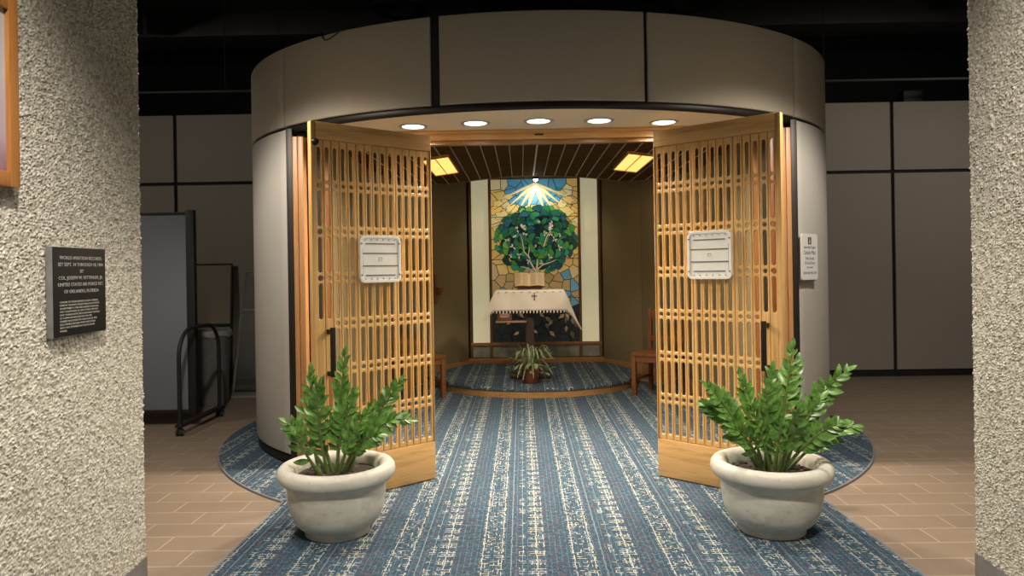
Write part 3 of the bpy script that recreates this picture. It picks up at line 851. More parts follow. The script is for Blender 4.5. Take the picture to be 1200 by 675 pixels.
# sun rays
for ang, ln, wd in [(0, .78, .020), (-17, .5, .03), (17, .5, .03), (-33, .46, .03), (33, .46, .03), (-50, .56, .022), (50, .56, .022), (-66, .62, .02), (66, .62, .02)]:
    d = Vector((math.sin(R(ang)), -math.cos(R(ang)))); p = Vector((d.y, -d.x))
    s0 = Vector(sun)
    tip = s0 + d * ln
    pts = [tuple(s0 + p * .012), tuple(s0 + d * ln * .25 + p * wd), tuple(tip), tuple(s0 + d * ln * .25 - p * wd), tuple(s0 - p * .012)]
    pts = [(max(-GW, min(GW, a)), b) for a, b in pts]
    if ang: outlined(pts, dep, (.86, .80, .48), .004); dep -= .0006
# long leads radiating from the sun
for ang in (-78, -58, -42, -25, 25, 42, 58, 78):
    d = Vector((math.sin(R(ang)), -math.cos(R(ang)))); p = Vector((d.y, -d.x)); s0 = Vector(sun)
    ln = min(.75, (GW - .02) / abs(d.x))
    addpoly([tuple(s0 + d * .3 + p * .003), tuple(s0 + d * ln + p * .003), tuple(s0 + d * ln - p * .003), tuple(s0 + d * .3 - p * .003)], dep, LEAD)
dep -= .0008
# tree crown: dark ground then fan leaves
pts = [(CRX + CAX * .92 * (1 + .05 * math.cos(9 * a)) * math.cos(a), CRZ + CAZ * .9 * (1 + .05 * math.cos(9 * a)) * math.sin(a)) for a in np.linspace(0, 2 * math.pi, 60)[:-1]]
addpoly(pts, dep, (.012, .035, .045)); dep -= .0006
GREENS = [(.02, .17, .08), (.03, .24, .12), (.015, .13, .09), (.015, .09, .12), (.02, .10, .16), (.06, .30, .07), (.12, .34, .06), (.01, .06, .05), (.02, .16, .12), (.03, .24, .10)]
spots = []
for i in range(190):
    a = rg.uniform(0, 2 * math.pi); q_ = math.sqrt(rg.random()) * .98
    spots.append((CRX + CAX * q_ * math.cos(a), CRZ + CAZ * q_ * math.sin(a), a))
spots.sort(key=lambda p_: -p_[1] * .0 + rg.random())
for x, z, a in spots:
    r_ = rg.uniform(.042, .072); rot = a + rg.uniform(-.9, .9)
    pts = [(x - .25 * r_ * math.cos(rot), z - .25 * r_ * math.sin(rot))]
    for q_ in np.linspace(-1.9, 1.9, 15):
        rr_ = r_ * (.86 + .14 * abs(math.cos(2.3 * q_)))
        pts.append((x + rr_ * math.cos(rot + q_), z + rr_ * math.sin(rot + q_)))
    outlined(pts, dep, jit(rg.choice(GREENS), .3), .0045); dep -= .00035
# pale trunk and boughs
def bough(pts, w0, w1, c=(.70, .62, .44)):
    global dep
    n = len(pts); lft, rgt = [], []
    for i, (x, z) in enumerate(pts):
        a = Vector(pts[max(0, i - 1)]); b = Vector(pts[min(n - 1, i + 1)]); t = (b - a).normalized(); p = Vector((-t.y, t.x)); w_ = w0 + (w1 - w0) * i / (n - 1)
        lft.append((x + p.x * w_, z + p.y * w_)); rgt.append((x - p.x * w_, z - p.y * w_))
    for g_, c_ in ((.004, LEAD), (0, c)):
        i0 = len(verts)
        for (a, b), (e_, f_), m_ in zip(lft, rgt, pts):
            v1 = Vector((a - m_[0], b - m_[1])); q_ = 1 + g_ / max(v1.length, .001)
            verts.append((m_[0] + v1.x * q_, dep, m_[1] + v1.y * q_)); verts.append((m_[0] - v1.x * q_, dep, m_[1] - v1.y * q_))
        for i in range(n - 1): faces.append((i0 + 2 * i, i0 + 2 * i + 1, i0 + 2 * i + 3, i0 + 2 * i + 2)); cols.append(c_)
        dep -= .0004
bough([(.0, 1.22), (.01, 1.36), (.03, 1.48), (.03, 1.56)], .022, .006)
bough([(.01, 1.38), (-.06, 1.5), (-.09, 1.62), (-.07, 1.72)], .011, .004)
bough([(-.07, 1.56), (-.15, 1.66), (-.17, 1.8), (-.20, 1.9)], .008, .003)
bough([(.02, 1.40), (.10, 1.47), (.20, 1.50), (.30, 1.54)], .010, .004)
bough([(-.01, 1.36), (-.10, 1.43), (-.20, 1.45)], .009, .004)
bough([(.12, 1.72), (.16, 1.84), (.22, 1.95)], .009, .004)
# pale blossoms
for x, z, r_ in [(-.17, 1.98, .065), (.19, 1.98, .065), (.14, 1.90, .045), (-.30, 1.72, .05), (-.28, 1.88, .04), (.10, 1.50, .05), (-.10, 1.52, .045), (.27, 1.82, .045), (.06, 2.08, .04), (-.34, 1.60, .035), (-.24, 1.96, .05), (.24, 2.03, .05), (.22, 1.90, .05), (-.13, 1.90, .04), (.33, 1.70, .05), (.36, 1.88, .04), (-.22, 1.60, .05), (.20, 1.58, .05), (-.38, 1.82, .04), (.02, 1.72, .035)]:
    for q_ in range(4):
        rot = rg.uniform(0, 6.28)
        pts = [(x, z), (x + .55 * r_ * math.cos(rot - .4), z + .55 * r_ * math.sin(rot - .4)), (x + r_ * math.cos(rot), z + r_ * math.sin(rot)), (x + .55 * r_ * math.cos(rot + .4), z + .55 * r_ * math.sin(rot + .4))]
        outlined(pts, dep, jit((.74, .66, .50), .15), .003); dep -= .0003
# tan leaf shapes drifting over the dark foot of the window
for i in range(22):
    x = rg.uniform(-.50, .50); z = rg.uniform(.56, .90); r_ = rg.uniform(.07, .13); rot = rg.uniform(-2.6, -.5)
    pts = [(x, z), (x + .5 * r_ * math.cos(rot - .55), z + .5 * r_ * math.sin(rot - .55)), (x + r_ * math.cos(rot - .1), z + r_ * math.sin(rot - .1)), (x + .5 * r_ * math.cos(rot + .55), z + .5 * r_ * math.sin(rot + .55))]
    outlined(pts, dep, jit(rg.choice([(.36, .24, .12), (.26, .17, .10), (.10, .08, .05)]), .25), .003); dep -= .0003
win = empty('window_1', (OX, 10.05, 0), 0, 'stained glass window of a leafy green tree under sun rays', 'window', kind='structure')
me = bpy.data.meshes.new('glass_mosaic'); me.from_pydata(verts, [], faces); me.update()
ca = me.color_attributes.new('glass', 'FLOAT_COLOR', 'CORNER'); li = 0
buf = []
for pgn, c in zip(me.polygons, cols): buf += [*c, 1.] * pgn.loop_total
ca.data.foreach_set('color', buf)
k = NT('stained_glass')
at = k.n('ShaderNodeVertexColor'); at.layer_name = 'glass'
n = k.noise(k.coord(scale=(3, 1, 9)), 4, 4, .6, 1.2)
c = k.mix(k.math('MULTIPLY', n, .5), at.outputs['Color'], k.mix(1., at.outputs['Color'], (.5, .45, .35), 'MULTIPLY'))
k.put(k.b.inputs['Emission Color'], c); k.b.inputs['Emission Strength'].default_value = .34
k.bump(n, .2, .004)
M['glass'] = k.done(c, .25, 0, .5)
link('glass_mosaic', me, M['glass'], win)
box('lead_backing', (-GW, .003, GZ0), (GW, .012, GZ1), M['black'], win)
for z in (2.13, 1.55, 1.02):
    box('lead_bar', (-GW, dep - .012, z - .004), (GW, dep - .002, z + .004), M['black'], win)
M['milk'] = emit('milky_side_glass', (.70, .66, .43), .42)
M['milk_low'] = simple('frosted_low_glass', (.30, .32, .30), .25, var=.4, scale=6)
for s in (-1, 1):
    lo, hi = sorted((s * .635, s * .875)); box('side_pane', (lo, -.005, .40), (hi, .01, 2.70), M['milk'], win)
    for x in (.617, .89): box('mullion', (s * x - .019, -.035, .14), (s * x + .019, .02, 2.70), M['oak_dark'], win, .003)
    lo, hi = sorted((s * .635, s * .875)); box('low_pane', (lo, -.005, .20), (hi, .01, .37), M['milk_low'], win)
box('low_pane', (-.60, -.005, .20), (.60, .01, .37), M['milk_low'], win)
box('transom', (-.905, -.04, .365), (.905, .02, .405), M['oak_dark_x'], win, .003)
box('sill', (-.93, -.06, .12), (.93, .02, .19), M['oak_dark_x'], win, .004)

# hidden spot washing the window, bulb just showing at the valance
sl = empty('spot_lamp', (.06, 9.72, 2.62), 0, 'small bright spot lamp at the ceiling edge above the stained glass', 'lamp')
M['bulb'] = emit('spot_bulb', (1.0, .92, .70), 60)
bm = bmesh.new(); bm_lathe(bm, [(0, -.032), (.018, -.026), (.028, -.008), (.030, .01), (0, .012)], 20); from_bm('bulb', bm, M['bulb'], sl, angle=60)
lathe('lamp_can', [(.034, -.006), (.038, -.006), (.040, .07), (.02, .085), (0, .085)], M['black'], sl, 24)
ld = bpy.data.lights.new('spot', 'SPOT'); ld.energy = 13; ld.color = (1, .86, .58); ld.spot_size = R(140); ld.spot_blend = .6; ld.shadow_soft_size = .03
o = bpy.data.objects.new('spot_lamp_light', ld); COL.objects.link(o); o.parent = sl; o.location = (0, -.02, -.05); o.rotation_euler = (R(24), 0, 0)

# ------------------------------------------------------------------ altar and what stands on it
AZ = 1.165
M['ebony'] = oak('ebonised_wood', 2, 1, (.045, .026, .014), (.03, .018, .01))
al = empty('altar_table', (-.06, 8.72, .12), 0, 'dark wooden altar table on the carpeted platform before the stained glass', 'altar')
box('tabletop', (-.40, -.26, AZ - .165), (.40, .26, AZ - .125), M['oak_dark_x'], al, .006)
box('apron', (-.36, -.22, AZ - .26), (.36, .22, AZ - .165), M['ebony'], al, .004)
box('pedestal', (-.05, -.10, .05), (.05, .10, AZ - .26), M['ebony'], al, .01)
box('foot', (-.24, -.17, .0), (.24, .17, .05), M['ebony'], al, .012)
box('bracket', (-.40, -.26, .672), (-.04, -.10, .692), M['oak_dark_x'], al, .003)
# draped cloth
ct = .0; Wc, Dc = .80, .52; LO, RO, FO = .27, .44, .235
zt = AZ - .12 + .12 + .004
def drape(u, v_):
    x = max(-Wc / 2, min(Wc / 2, u)); y = min(max(v_, 0), Dc)
    du = abs(u) - Wc / 2 if abs(u) > Wc / 2 else 0; dv = v_ - Dc if v_ > Dc else 0
    sx = 1 if u > 0 else -1
    drop = math.hypot(du, dv)
    ox = du * .32 * sx * (1 + .5 * (dv > 0) * min(1, dv / .2)); oy = dv * .10 + (.10 * du if dv > 0 else 0)
    wv = .010 * math.sin(17 * u + 1.3) * min(1, dv / .15) if dv > 0 else 0
    wv2 = .012 * math.sin(15 * v_) * min(1, du / .15) if du > 0 else 0
    zz = zt - drop * (.97 if du else 1) + (.0)
    if 0 < drop < .03: zz = zt - drop * .8
    return (x + sx * (.006 if du else 0) + ox + sx * wv2, -.01 + Dc / 2 - y - (.006 if dv else 0) - oy - wv, zz)
us = list(np.linspace(-Wc / 2 - LO, -Wc / 2, 9)) + list(np.linspace(-Wc / 2, Wc / 2, 41))[1:] + list(np.linspace(Wc / 2, Wc / 2 + RO, 13))[1:]
vs_ = list(np.linspace(0, Dc, 12)) + list(np.linspace(Dc, Dc + FO, 12))[1:]
V, F = [], []
for u in us:
    for v_ in vs_: V.append(drape(u, v_))
nv = len(vs_)
for i in range(len(us) - 1):
    for j in range(nv - 1): F.append((i * nv + j, i * nv + j + 1, (i + 1) * nv + j + 1, (i + 1) * nv + j))
cl = from_py('altar_cloth', V, F, M['cloth'], None, smooth=True); cl.location = (-.06, 8.72, 0)
cl.modifiers.new('thickness', 'SOLIDIFY').thickness = .003
tag(cl, 'white lace edged linen cloth draped over the altar table', 'cloth')
# lace points along the free edges
V, F = [], []
def lace(pa, pb, drop):
    a, b = Vector(pa), Vector(pb); d = Vector(drop)
    i0 = len(V); V.extend([tuple(a), tuple(b), tuple((a * .75 + b * .25) + d), tuple((a * .25 + b * .75) + d * .8)]); F.append((i0, i0 + 2, i0 + 3, i0 + 1))
fine = np.linspace(us[0], us[-1], 78)
for a, b in zip(fine[::2], fine[1::2]):
    p0, p1 = drape(a, Dc + FO), drape(b, Dc + FO); q0 = drape(a, Dc + FO - .03); dd = (Vector(p0) - Vector(q0)); lace(p0, p1, dd * 1.1)
fv = np.linspace(0, Dc + FO, 40)
for ue, inn in ((us[0], .03), (us[-1], -.03)):
    for a, b in zip(fv[::2], fv[1::2]):
        p0, p1 = drape(ue, a), drape(ue, b); q0 = drape(ue + inn, a); lace(p0, p1, (Vector(p0) - Vector(q0)) * 1.1)
from_py('lace_edge', V, F, M['cloth'], cl)
M['embroider'] = simple('embroidery_grey', (.10, .085, .09), .8)
bm = bmesh.new()
fy = drape(.055, Dc + .05)[1] - .016
for lo, hi in (((.051, fy, 1.055), (.059, fy + .004, 1.135)), ((.028, fy, 1.098), (.082, fy + .004, 1.108)), ((.045, fy, 1.052), (.065, fy + .004, 1.060)), ((.045, fy, 1.130), (.065, fy + .004, 1.138)), ((.024, fy, 1.094), (.030, fy + .004, 1.112)), ((.080, fy, 1.094), (.086, fy + .004, 1.112))):
    bm_box(bm, lo, hi)
from_bm('embroidered_cross', bm, M['embroider'], cl)
for i in range(9):
    x = -.36 + i * .09; bm = bmesh.new(); yv = drape(x, Dc + .02)[1] - .012
    bm_box(bm, (x - .014, yv, zt - .024), (x + .014, yv + .003, zt - .018)); from_bm('drawn_thread', bm, M['embroider'], cl)

# open book on a stand
bs = empty('book_stand', (-.055, 8.74, zt + .003), 0, 'low wooden book stand on the cloth, under the open book', 'stand')
bm = bmesh.new(); bm_box(bm, (-.15, -.012, 0), (.15, .0, .17), .003, M=Matrix.Translation((0, -.02, .012)) @ Matrix.Rotation(R(-32), 4, 'X')); from_bm('easel_board', bm, M['book_cover'], bs, angle=35)
box('ledge', (-.15, -.07, .0), (.15, .085, .012), M['book_cover'], bs, .003)
bk = empty('open_book', (-.055, 8.74, zt + .005), 0, 'thick open book with cream pages propped up on the altar', 'book')
T = Matrix.Translation((0, -.036, .016)) @ Matrix.Rotation(R(-32), 4, 'X')
bm = bmesh.new(); bm_box(bm, (-.183, -.010, .0), (.183, -.004, .185), .002, M=T); from_bm('cover', bm, M['book_cover'], bk, angle=35)
for s in (-1, 1):
    n = 12; V = []; F = []
    for i in range(n + 1):
        u = i / n; x = s * .176 * u; th = .010 + .036 * math.sin(math.pi * min(1, u * .62 + .12)) * (1 - .55 * u ** 3)
        for y_, z in ((-.010, .004), (-.010 - th, .004), (-.010 - th, .181), (-.010, .181)): V.append(tuple(T @ Vector((x, y_, z))))
    for i in range(n):
        for q_ in range(4): F.append((i * 4 + q_, i * 4 + (q_ + 1) % 4, i * 4 + 4 + (q_ + 1) % 4, i * 4 + 4 + q_))
    F += [(0, 1, 2, 3), (n * 4, n * 4 + 3, n * 4 + 2, n * 4 + 1)]
    bm = bmesh.new(); vv = [bm.verts.new(p_) for p_ in V]; [bm.faces.new([vv[i] for i in f_]) for f_ in F]
    bmesh.ops.recalc_face_normals(bm, faces=bm.faces)
    o = from_bm('page_block', bm, [M['book_page'], M['page_edge']], bk, angle=40)
    for pgn in o.data.polygons:
        if pgn.normal.z < -.5 or pgn.normal.z > .75: pgn.material_index = 1
    V, F = [], []
    for r_ in range(15):
        z = .162 - r_ * .0102
        for c0, c1 in (((.10, .50), (.56, .96))):
            i0 = len(V)
            for u in np.linspace(c0, c1 if r_ % 5 else c1 - .1, 5):
                th = .010 + .036 * math.sin(math.pi * min(1, u * .62 + .12)) * (1 - .55 * u ** 3)
                for dz in (0, .003): V.append(tuple(T @ Vector((s * .176 * u, -.0108 - th, z + dz))))
            F += [(i0 + 2 * q_, i0 + 2 * q_ + 2, i0 + 2 * q_ + 3, i0 + 2 * q_ + 1) for q_ in range(4)]
    from_py('print_lines', V, F, M['page_edge'], bk)
# ribbon marker
M['ribbon'] = simple('maroon_ribbon', (.16, .02, .02), .6)
from_py('ribbon', [tuple(T @ Vector(p_)) for p_ in ((-.004, -.030, .19), (.004, -.030, .19), (.004, -.034, .004), (-.004, -.034, .004))], [(0, 1, 2, 3)], M['ribbon'], bk)

# offering box on the altar bracket
ob = empty('offering_box', (-.355 + .098 - .06, 8.59, AZ - .385 + .12 + .0205), 0, 'small brown wooden box with a pink oval label below the cloth', 'box')
ob.location = (-.06 - .295, 8.54, .8125)
M['boxwood'] = oak('offering_box_wood', 0, 1, (.15, .07, .03), (.10, .045, .018))
box('box_body', (-.085, -.055, .0), (.085, .055, .12), M['boxwood'], ob, .004)
box('box_lid', (-.09, -.06, .12), (.09, .06, .138), M['boxwood'], ob, .004)
curve_mesh('label_plate', [stadium(0, -.058, .058, .05, 8)], .001, .0005, M['tan'], ob, Matrix.Translation((0, -.0565, .066)) @ UP @ Matrix.Rotation(R(90), 4, 'Z'))
text('lettering', [('Offerings', 0, -.009, .026, 'CENTER')], M['embroider'], ob, Matrix.Translation((0, -.0585, .066)) @ UP, .0003)

# ------------------------------------------------------------------ potted plant on the platform edge
pp = empty('potted_spider_plant', (-.06, 8.30, .12), 0, 'bushy variegated plant in a brown ribbed pot before the altar', 'potted plant')
prof = [(0, .0), (.068, 0), (.072, .01)]
for i in range(8): z = .012 + i * .018; r_ = .073 + .040 * (i / 7); prof += [(r_, z), (r_ + .005, z + .009)]
prof += [(.118, .158), (.125, .162), (.125, .178), (.112, .18), (.108, .16), (0, .155)]
lathe('pot', prof, M['terracotta'], pp, 32)
lathe('saucer', [(0, .0), (.095, 0), (.105, .012), (.098, .012), (.09, .004), (0, .004)], M['terracotta'], pp, 32)
rp = random.Random(4)
for i in range(46):
    a = rp.uniform(0, 2 * math.pi); ln = rp.uniform(.17, .29); rise = rp.uniform(.06, .26); w_ = rp.uniform(.007, .014)
    V, F = [], []; n = 8
    for j in range(n + 1):
        t = j / n; rad = .02 + ln * t; z = .16 + rise * math.sin(math.pi * min(1, t * .75)) * 1.1 - (.16 * t * t if rise < .15 else .04 * t * t)
        ww = w_ * math.sin(math.pi * (.12 + .88 * (1 - t) * .9)) ; ca_, sa_ = math.cos(a), math.sin(a)
        V += [(rad * ca_ - ww * sa_, rad * sa_ + ww * ca_, z + .004), (rad * ca_, rad * sa_, z), (rad * ca_ + ww * sa_, rad * sa_ - ww * ca_, z + .004)]
    for j in range(n):
        for q_ in range(2): F.append((j * 3 + q_, j * 3 + q_ + 1, j * 3 + 4 + q_, j * 3 + 3 + q_))
    from_py('leaf_blade', V, F, M['spider'], pp, smooth=True)
def leaf_verts(base, dirv, nrm, ln, wd, V, F, droop=.12, fold=.22):
    side = dirv.cross(nrm).normalized(); i0 = len(V)
    prof = [(0, .06), (.15, .55), (.35, .95), (.58, 1.0), (.8, .66), (.94, .25), (1.0, .02)]
    for t, w_ in prof:
        c = base + dirv * (ln * t) - nrm * (ln * droop * t * t)
        hw = wd * .5 * w_
        V += [tuple(c - side * hw + nrm * hw * fold), tuple(c), tuple(c + side * hw + nrm * hw * fold)]
    for j in range(len(prof) - 1):
        for q_ in range(2): F.append((i0 + j * 3 + q_, i0 + j * 3 + q_ + 1, i0 + j * 3 + 4 + q_, i0 + j * 3 + 3 + q_))
for i in range(60):
    a = rp.uniform(0, 2 * math.pi); rr_ = rp.uniform(.06, .25); z = rp.uniform(.12, .36) - .5 * max(0, rr_ - .15)
    V, F = [], []
    d = Vector((math.cos(a), math.sin(a), rp.uniform(-.6, .5))).normalized()
    leaf_verts(Vector((rr_ * math.cos(a), rr_ * math.sin(a), max(.08, z))), d, Vector((-.3 * d.x, -.3 * d.y, 1)).normalized(), rp.uniform(.05, .09), rp.uniform(.03, .05), V, F)
    # its stalk back to the pot
    bm = bmesh.new(); me2 = bpy.data.meshes.new('t'); me2.from_pydata(V, [], F); bm.from_mesh(me2); bpy.data.meshes.remove(me2)
    st = Vector((.03 * math.cos(a), .03 * math.sin(a), .15)); en = Vector(V[1])
    bm_tube(bm, [st, (st + en) / 2 + Vector((0, 0, .04)), en], .002, 5)
    if i < 50: from_bm('broad_leaf', bm, M['spider'], pp, smooth=True)
    else: bm.free()

# ------------------------------------------------------------------ side chairs
def chair(x, y, rz, label):
    e = empty('side_chair', (x, y, .008), rz, label, 'chair', 'wooden chairs inside the chapel')
    box('seat', (-.24, -.24, .43), (.24, .24, .47), M['chair'], e, .008)
    for sx in (-1, 1):
        bm = bmesh.new(); bm_box(bm, (sx * .215 - .024, -.235, 0), (sx * .215 + .024, -.187, .43), .004); from_bm('leg', bm, M['chair'], e, angle=35)
        bm = bmesh.new(); bm_box(bm, (sx * .215 - .022, .19, 0), (sx * .215 + .022, .236, .93), .004); from_bm('rear_leg', bm, M['chair'], e, angle=35)
        box('side_stretcher', (sx * .215 - .012, -.19, .16), (sx * .215 + .012, .19, .19), M['chair'], e)
        lo, hi = sorted((sx * .205, sx * .225)); box('side_apron', (lo, -.19, .37), (hi, .19, .43), M['chair'], e)
    box('front_apron', (-.19, -.225, .37), (.19, -.20, .43), M['chair'], e)
    for z0, z1 in ((.82, .92), (.56, .62)): box('back_rail', (-.195, .20, z0), (.195, .225, z1), M['chair'], e, .006)
    for i in range(4): xx = -.12 + i * .08; box('back_slat', (xx - .014, .206, .62), (xx + .014, .22, .82), M['chair'], e)
    return e
chair(-1.334, 8.07, R(35), 'dark wooden chair by the left chapel wall, half behind the left door')
chair(1.374, 8.07, R(-35), 'dark wooden chair by the right chapel wall, half behind the right door')

# wall candle holder on the left apse wall
cs = empty('candle_sconce', (-1.265, 9.355, 1.15), R(59), 'dark red wooden candle holder on the left chapel wall above the chair', 'sconce')
box('back_plate', (-.035, -.02, -.16), (.035, .0, .22), M['chair'], cs, .006)
lathe('candle_cup', [(0, -.05), (.02, -.05), (.026, -.02), (.045, .0), (.05, .05), (.042, .05), (.036, .01), (0, .005)], M['chair'], cs, 20, (0, -.075, .0))
box('arm', (-.014, -.08, -.045), (.014, -.018, -.015), M['chair'], cs, .004)

# ------------------------------------------------------------------ big potted ZZ plants
def potted_zz(x, y, label, fronds, seed):
    e = empty('potted_zz_plant', (x, y, .008), 0, label, 'potted plant', 'potted plants flanking the chapel doors')
    prof = [(0, 0), (.166, 0), (.172, .005), (.174, .034), (.180, .041), (.202, .053), (.224, .078), (.241, .112), (.252, .155), (.259, .20), (.262, .25), (.263, .288), (.266, .293),
            (.284, .292), (.300, .298), (.310, .312), (.314, .334), (.310, .356), (.298, .371), (.280, .378), (.256, .374), (.240, .362), (.228, .346), (.222, .32), (.218, .28), (.20, .25)]
    lathe('planter', prof, M['planter'], e, 72, angle=60)
    bm = bmesh.new(); rs = random.Random(seed)
    bm_lathe(bm, [(0, .325), (.05, .326), (.10, .322), (.15, .322), (.19, .318), (.221, .312)], 40)
    for v_ in bm.verts: v_.co.z += rs.uniform(-.006, .006)
    from_bm('soil', bm, M['soil'], e, smooth=True)
    bm = bmesh.new()
    for i in range(90):
        a = rs.uniform(0, 6.28); q_ = math.sqrt(rs.random()) * .19; s_ = rs.uniform(.004, .011)
        b = bmesh.new(); bmesh.ops.create_icosphere(b, subdivisions=1, radius=s_)
        b.transform(Matrix.Translation((q_ * math.cos(a), q_ * math.sin(a), .325)) @ Matrix.Rotation(a, 4, 'X') @ Matrix.Diagonal((1.5, .9, .6, 1))); merge(bm, b)
    tag(from_bm('bark_chips', bm, simple('bark_chip', (.10, .075, .055), .9, var=.5, scale=40), e), kind='stuff')
    for base, tip, bend, nl in fronds:
        nl = max(6, int(nl * 1.08))
        b0 = Vector((base[0], base[1], .315)); t0 = Vector(tip)
        ctrl = (b0 + t0) / 2 + Vector(bend)
        P_ = lambda t: b0 * (1 - t) ** 2 + ctrl * 2 * t * (1 - t) + t0 * t * t
        D_ = lambda t: ((ctrl - b0) * (1 - t) + (t0 - ctrl) * t).normalized()
        bm = bmesh.new()
        bm_tube(bm, [P_(t) for t in [i_ / 13 for i_ in range(14)]], [.0105 * (1 - .78 * t) for t in [i_ / 13 for i_ in range(14)]], 8)
        st = from_bm('stem', bm, M['stalk'], e, angle=60)
        V, F = [], []
        ref = Vector((rs.uniform(-.7, .7), -1, rs.uniform(-.1, .9)))
        for i in range(nl):
            t = .26 + .74 * (i + .5) / nl
            p, d = P_(t), D_(t)
            side = d.cross(ref).normalized(); nrm = side.cross(d).normalized()
            if nrm.dot(Vector((0, -.6, .8))) < 0: nrm = -nrm
            sg = 1 if i % 2 else -1
            grow = (.72 + .45 * math.sin(math.pi * min(1, (t - .15) / .8))) * rs.uniform(.85, 1.12)
            ld_ = (side * sg * (1.0 - .4 * t) + d * (.55 + .5 * t) + nrm * rs.uniform(-.1, .5) + Vector((rs.uniform(-.25, .25), rs.uniform(-.25, .25), rs.uniform(-.2, .25)))).normalized()
            n2 = (nrm + side * sg * -.2 + Vector((rs.uniform(-.3, .3), rs.uniform(-.3, .3), .2))); n2 = (n2 - ld_ * n2.dot(ld_)).normalized()
            leaf_verts(p, ld_, n2, .082 * grow, .035 * grow, V, F, .14, .3)
        d = D_(1); n2 = Vector((0, -.5, .8)); n2 = (n2 - d * n2.dot(d)).normalized()
        leaf_verts(t0, d, n2, .07, .03, V, F)
        o = from_py('leaflets', V, F, M['leaf'], st, smooth=True)
        o.modifiers.new('smooth', 'SUBSURF').levels = 1; o.modifiers['smooth'].render_levels = 1
    return e
FL = [((-.05, .0), (-.235, -.05, .60), (-.04, 0, .10), 9), ((-.03, .03), (-.145, .04, .85), (-.05, 0, .05), 17), ((-.01, .05), (.04, .05, .945), (-.02, .03, .02), 20),
      ((-.04, -.03), (-.055, -.12, .80), (-.05, 0, .08), 19), ((.05, .0), (.385, -.04, .615), (-.03, 0, .16), 21), ((.03, .03), (.33, .06, .79), (.02, 0, .05), 21),
      ((.02, -.05), (.19, -.14, .66), (-.01, -.02, .06), 15), ((-.08, -.04), (-.17, -.16, .55), (-.03, 0, .04), 6), ((.0, -.02), (.11, -.06, .74), (-.02, -.03, .04), 16), ((-.02, .08), (.02, .16, .72), (-.02, .05, .04), 13),
      ((.04, -.03), (.26, -.18, .56), (-.02, -.02, .11), 15), ((-.10, .02), (-.20, .12, .68), (-.03, .03, .05), 9), ((.06, .04), (.17, .10, .60), (.0, .03, .06), 11), ((-.02, .0), (-.09, -.05, .62), (-.02, .0, .03), 10)]
FRt = [((-.05, -.02), (-.345, -.10, .775), (-.03, -.02, .12), 18), ((-.06, .01), (-.325, .02, .655), (-.05, 0, .14), 17), ((.03, .04), (.145, .06, .95), (.02, .02, .02), 18),
      ((.06, .02), (.405, .0, .835), (-.03, 0, .12), 18), ((.07, -.03), (.40, -.08, .56), (.02, -.03, .11), 17), ((-.03, .03), (-.135, .05, .80), (-.02, .0, .05), 18),
      ((.0, .02), (.02, .02, .83), (-.02, 0, .04), 20), ((.05, -.02), (.235, -.08, .70), (-.01, -.02, .06), 17), ((-.02, -.06), (-.16, -.19, .70), (-.02, -.04, .07), 16), ((.02, -.06), (.08, -.20, .66), (.0, -.05, .08), 16),
      ((.04, -.05), (.27, -.20, .60), (.0, -.03, .09), 15), ((-.04, -.04), (-.06, -.15, .76), (-.02, -.03, .04), 17), ((.02, .08), (.12, .18, .78), (.0, .05, .05), 14), ((-.06, .05), (-.22, .16, .70), (-.02, .04, .07), 14), ((.0, -.05), (.0, -.16, .60), (.0, -.03, .03), 11), ((.08, .02), (.30, .08, .70), (.0, .02, .06), 13), ((-.05, -.05), (-.24, -.16, .58), (-.01, -.03, .09), 12), ((.06, .06), (.20, .14, .86), (.01, .02, .03), 13)]
potted_zz(-1.17, 3.93, 'leafy green plant in a cream round planter before the left door', FL, 11)
potted_zz(1.165, 3.89, 'fuller leafy green plant in a cream round planter before the right door', FRt, 23)

# ------------------------------------------------------------------ mass-times sign on the drum
ts = 50.4
p0 = el(ts, .012); tg = (el(ts + 1) - el(ts - 1)).normalized()
sg = empty('chapel_notice_sign', (p0.x, p0.y, 1.468), math.atan2(tg.y, tg.x), 'white notice sign with service times on the curved wall right of the doors', 'sign')
def rrect(w, h, r, n=5):
    pts = []
    for qx, qz, a0_ in ((1, 1, 0), (-1, 1, 90), (-1, -1, 180), (1, -1, 270)):
        for i in range(n + 1): a = R(a0_ + 90 * i / n); pts.append((qx * (w - r) + r * math.cos(a), qz * (h - r) + r * math.sin(a)))
    return pts
curve_mesh('sign_shadow_backer', [rrect(.115, .16, .012)], .008, .002, M['signshadow'], sg, Matrix.Translation((0, -.006, -.012)) @ UP)  # slab behind the face, set lower; its grey paints the sign's shadow
curve_mesh('sign_face', [rrect(.130, .165, .018)], .004, .002, M['signwhite'], sg, Matrix.Translation((0, -.023, .005)) @ UP)
SM = Matrix.Translation((0, -.0292, .005)) @ UP @ Matrix.Diagonal((.86, 1, 1, 1))
curve_mesh('pictogram', [rrect(.026, .026, .004)], .0003, 0, M['ink'], sg, Matrix.Translation((0, -.0293, .122)) @ UP)
bm = bmesh.new()
b_ = bmesh.new(); bmesh.ops.create_uvsphere(b_, u_segments=12, v_segments=8, radius=.0055); b_.transform(Matrix.Translation((0, -.0295, .136)) @ Matrix.Diagonal((1, .1, 1, 1))); merge(bm, b_)
bm_box(bm, (-.006, -.0302, .104), (.006, -.0296, .129))
from_bm('pictogram_figure', bm, M['signwhite'], sg)
text('lettering', [('Inter Faith Chapel', 0, .060, .030, 'CENTER'), ('Catholic Mass', 0, .018, .041, 'CENTER'), ('Every Sunday', 0, -.020, .031, 'CENTER'), ('8:15am & Noon', 0, -.053, .029, 'CENTER'), ('All are invited', 0, -.082, .019, 'CENTER'), ('EVERYONE WELCOME', 0, -.125, .025, 'CENTER')], M['ink'], sg, SM, .0003)

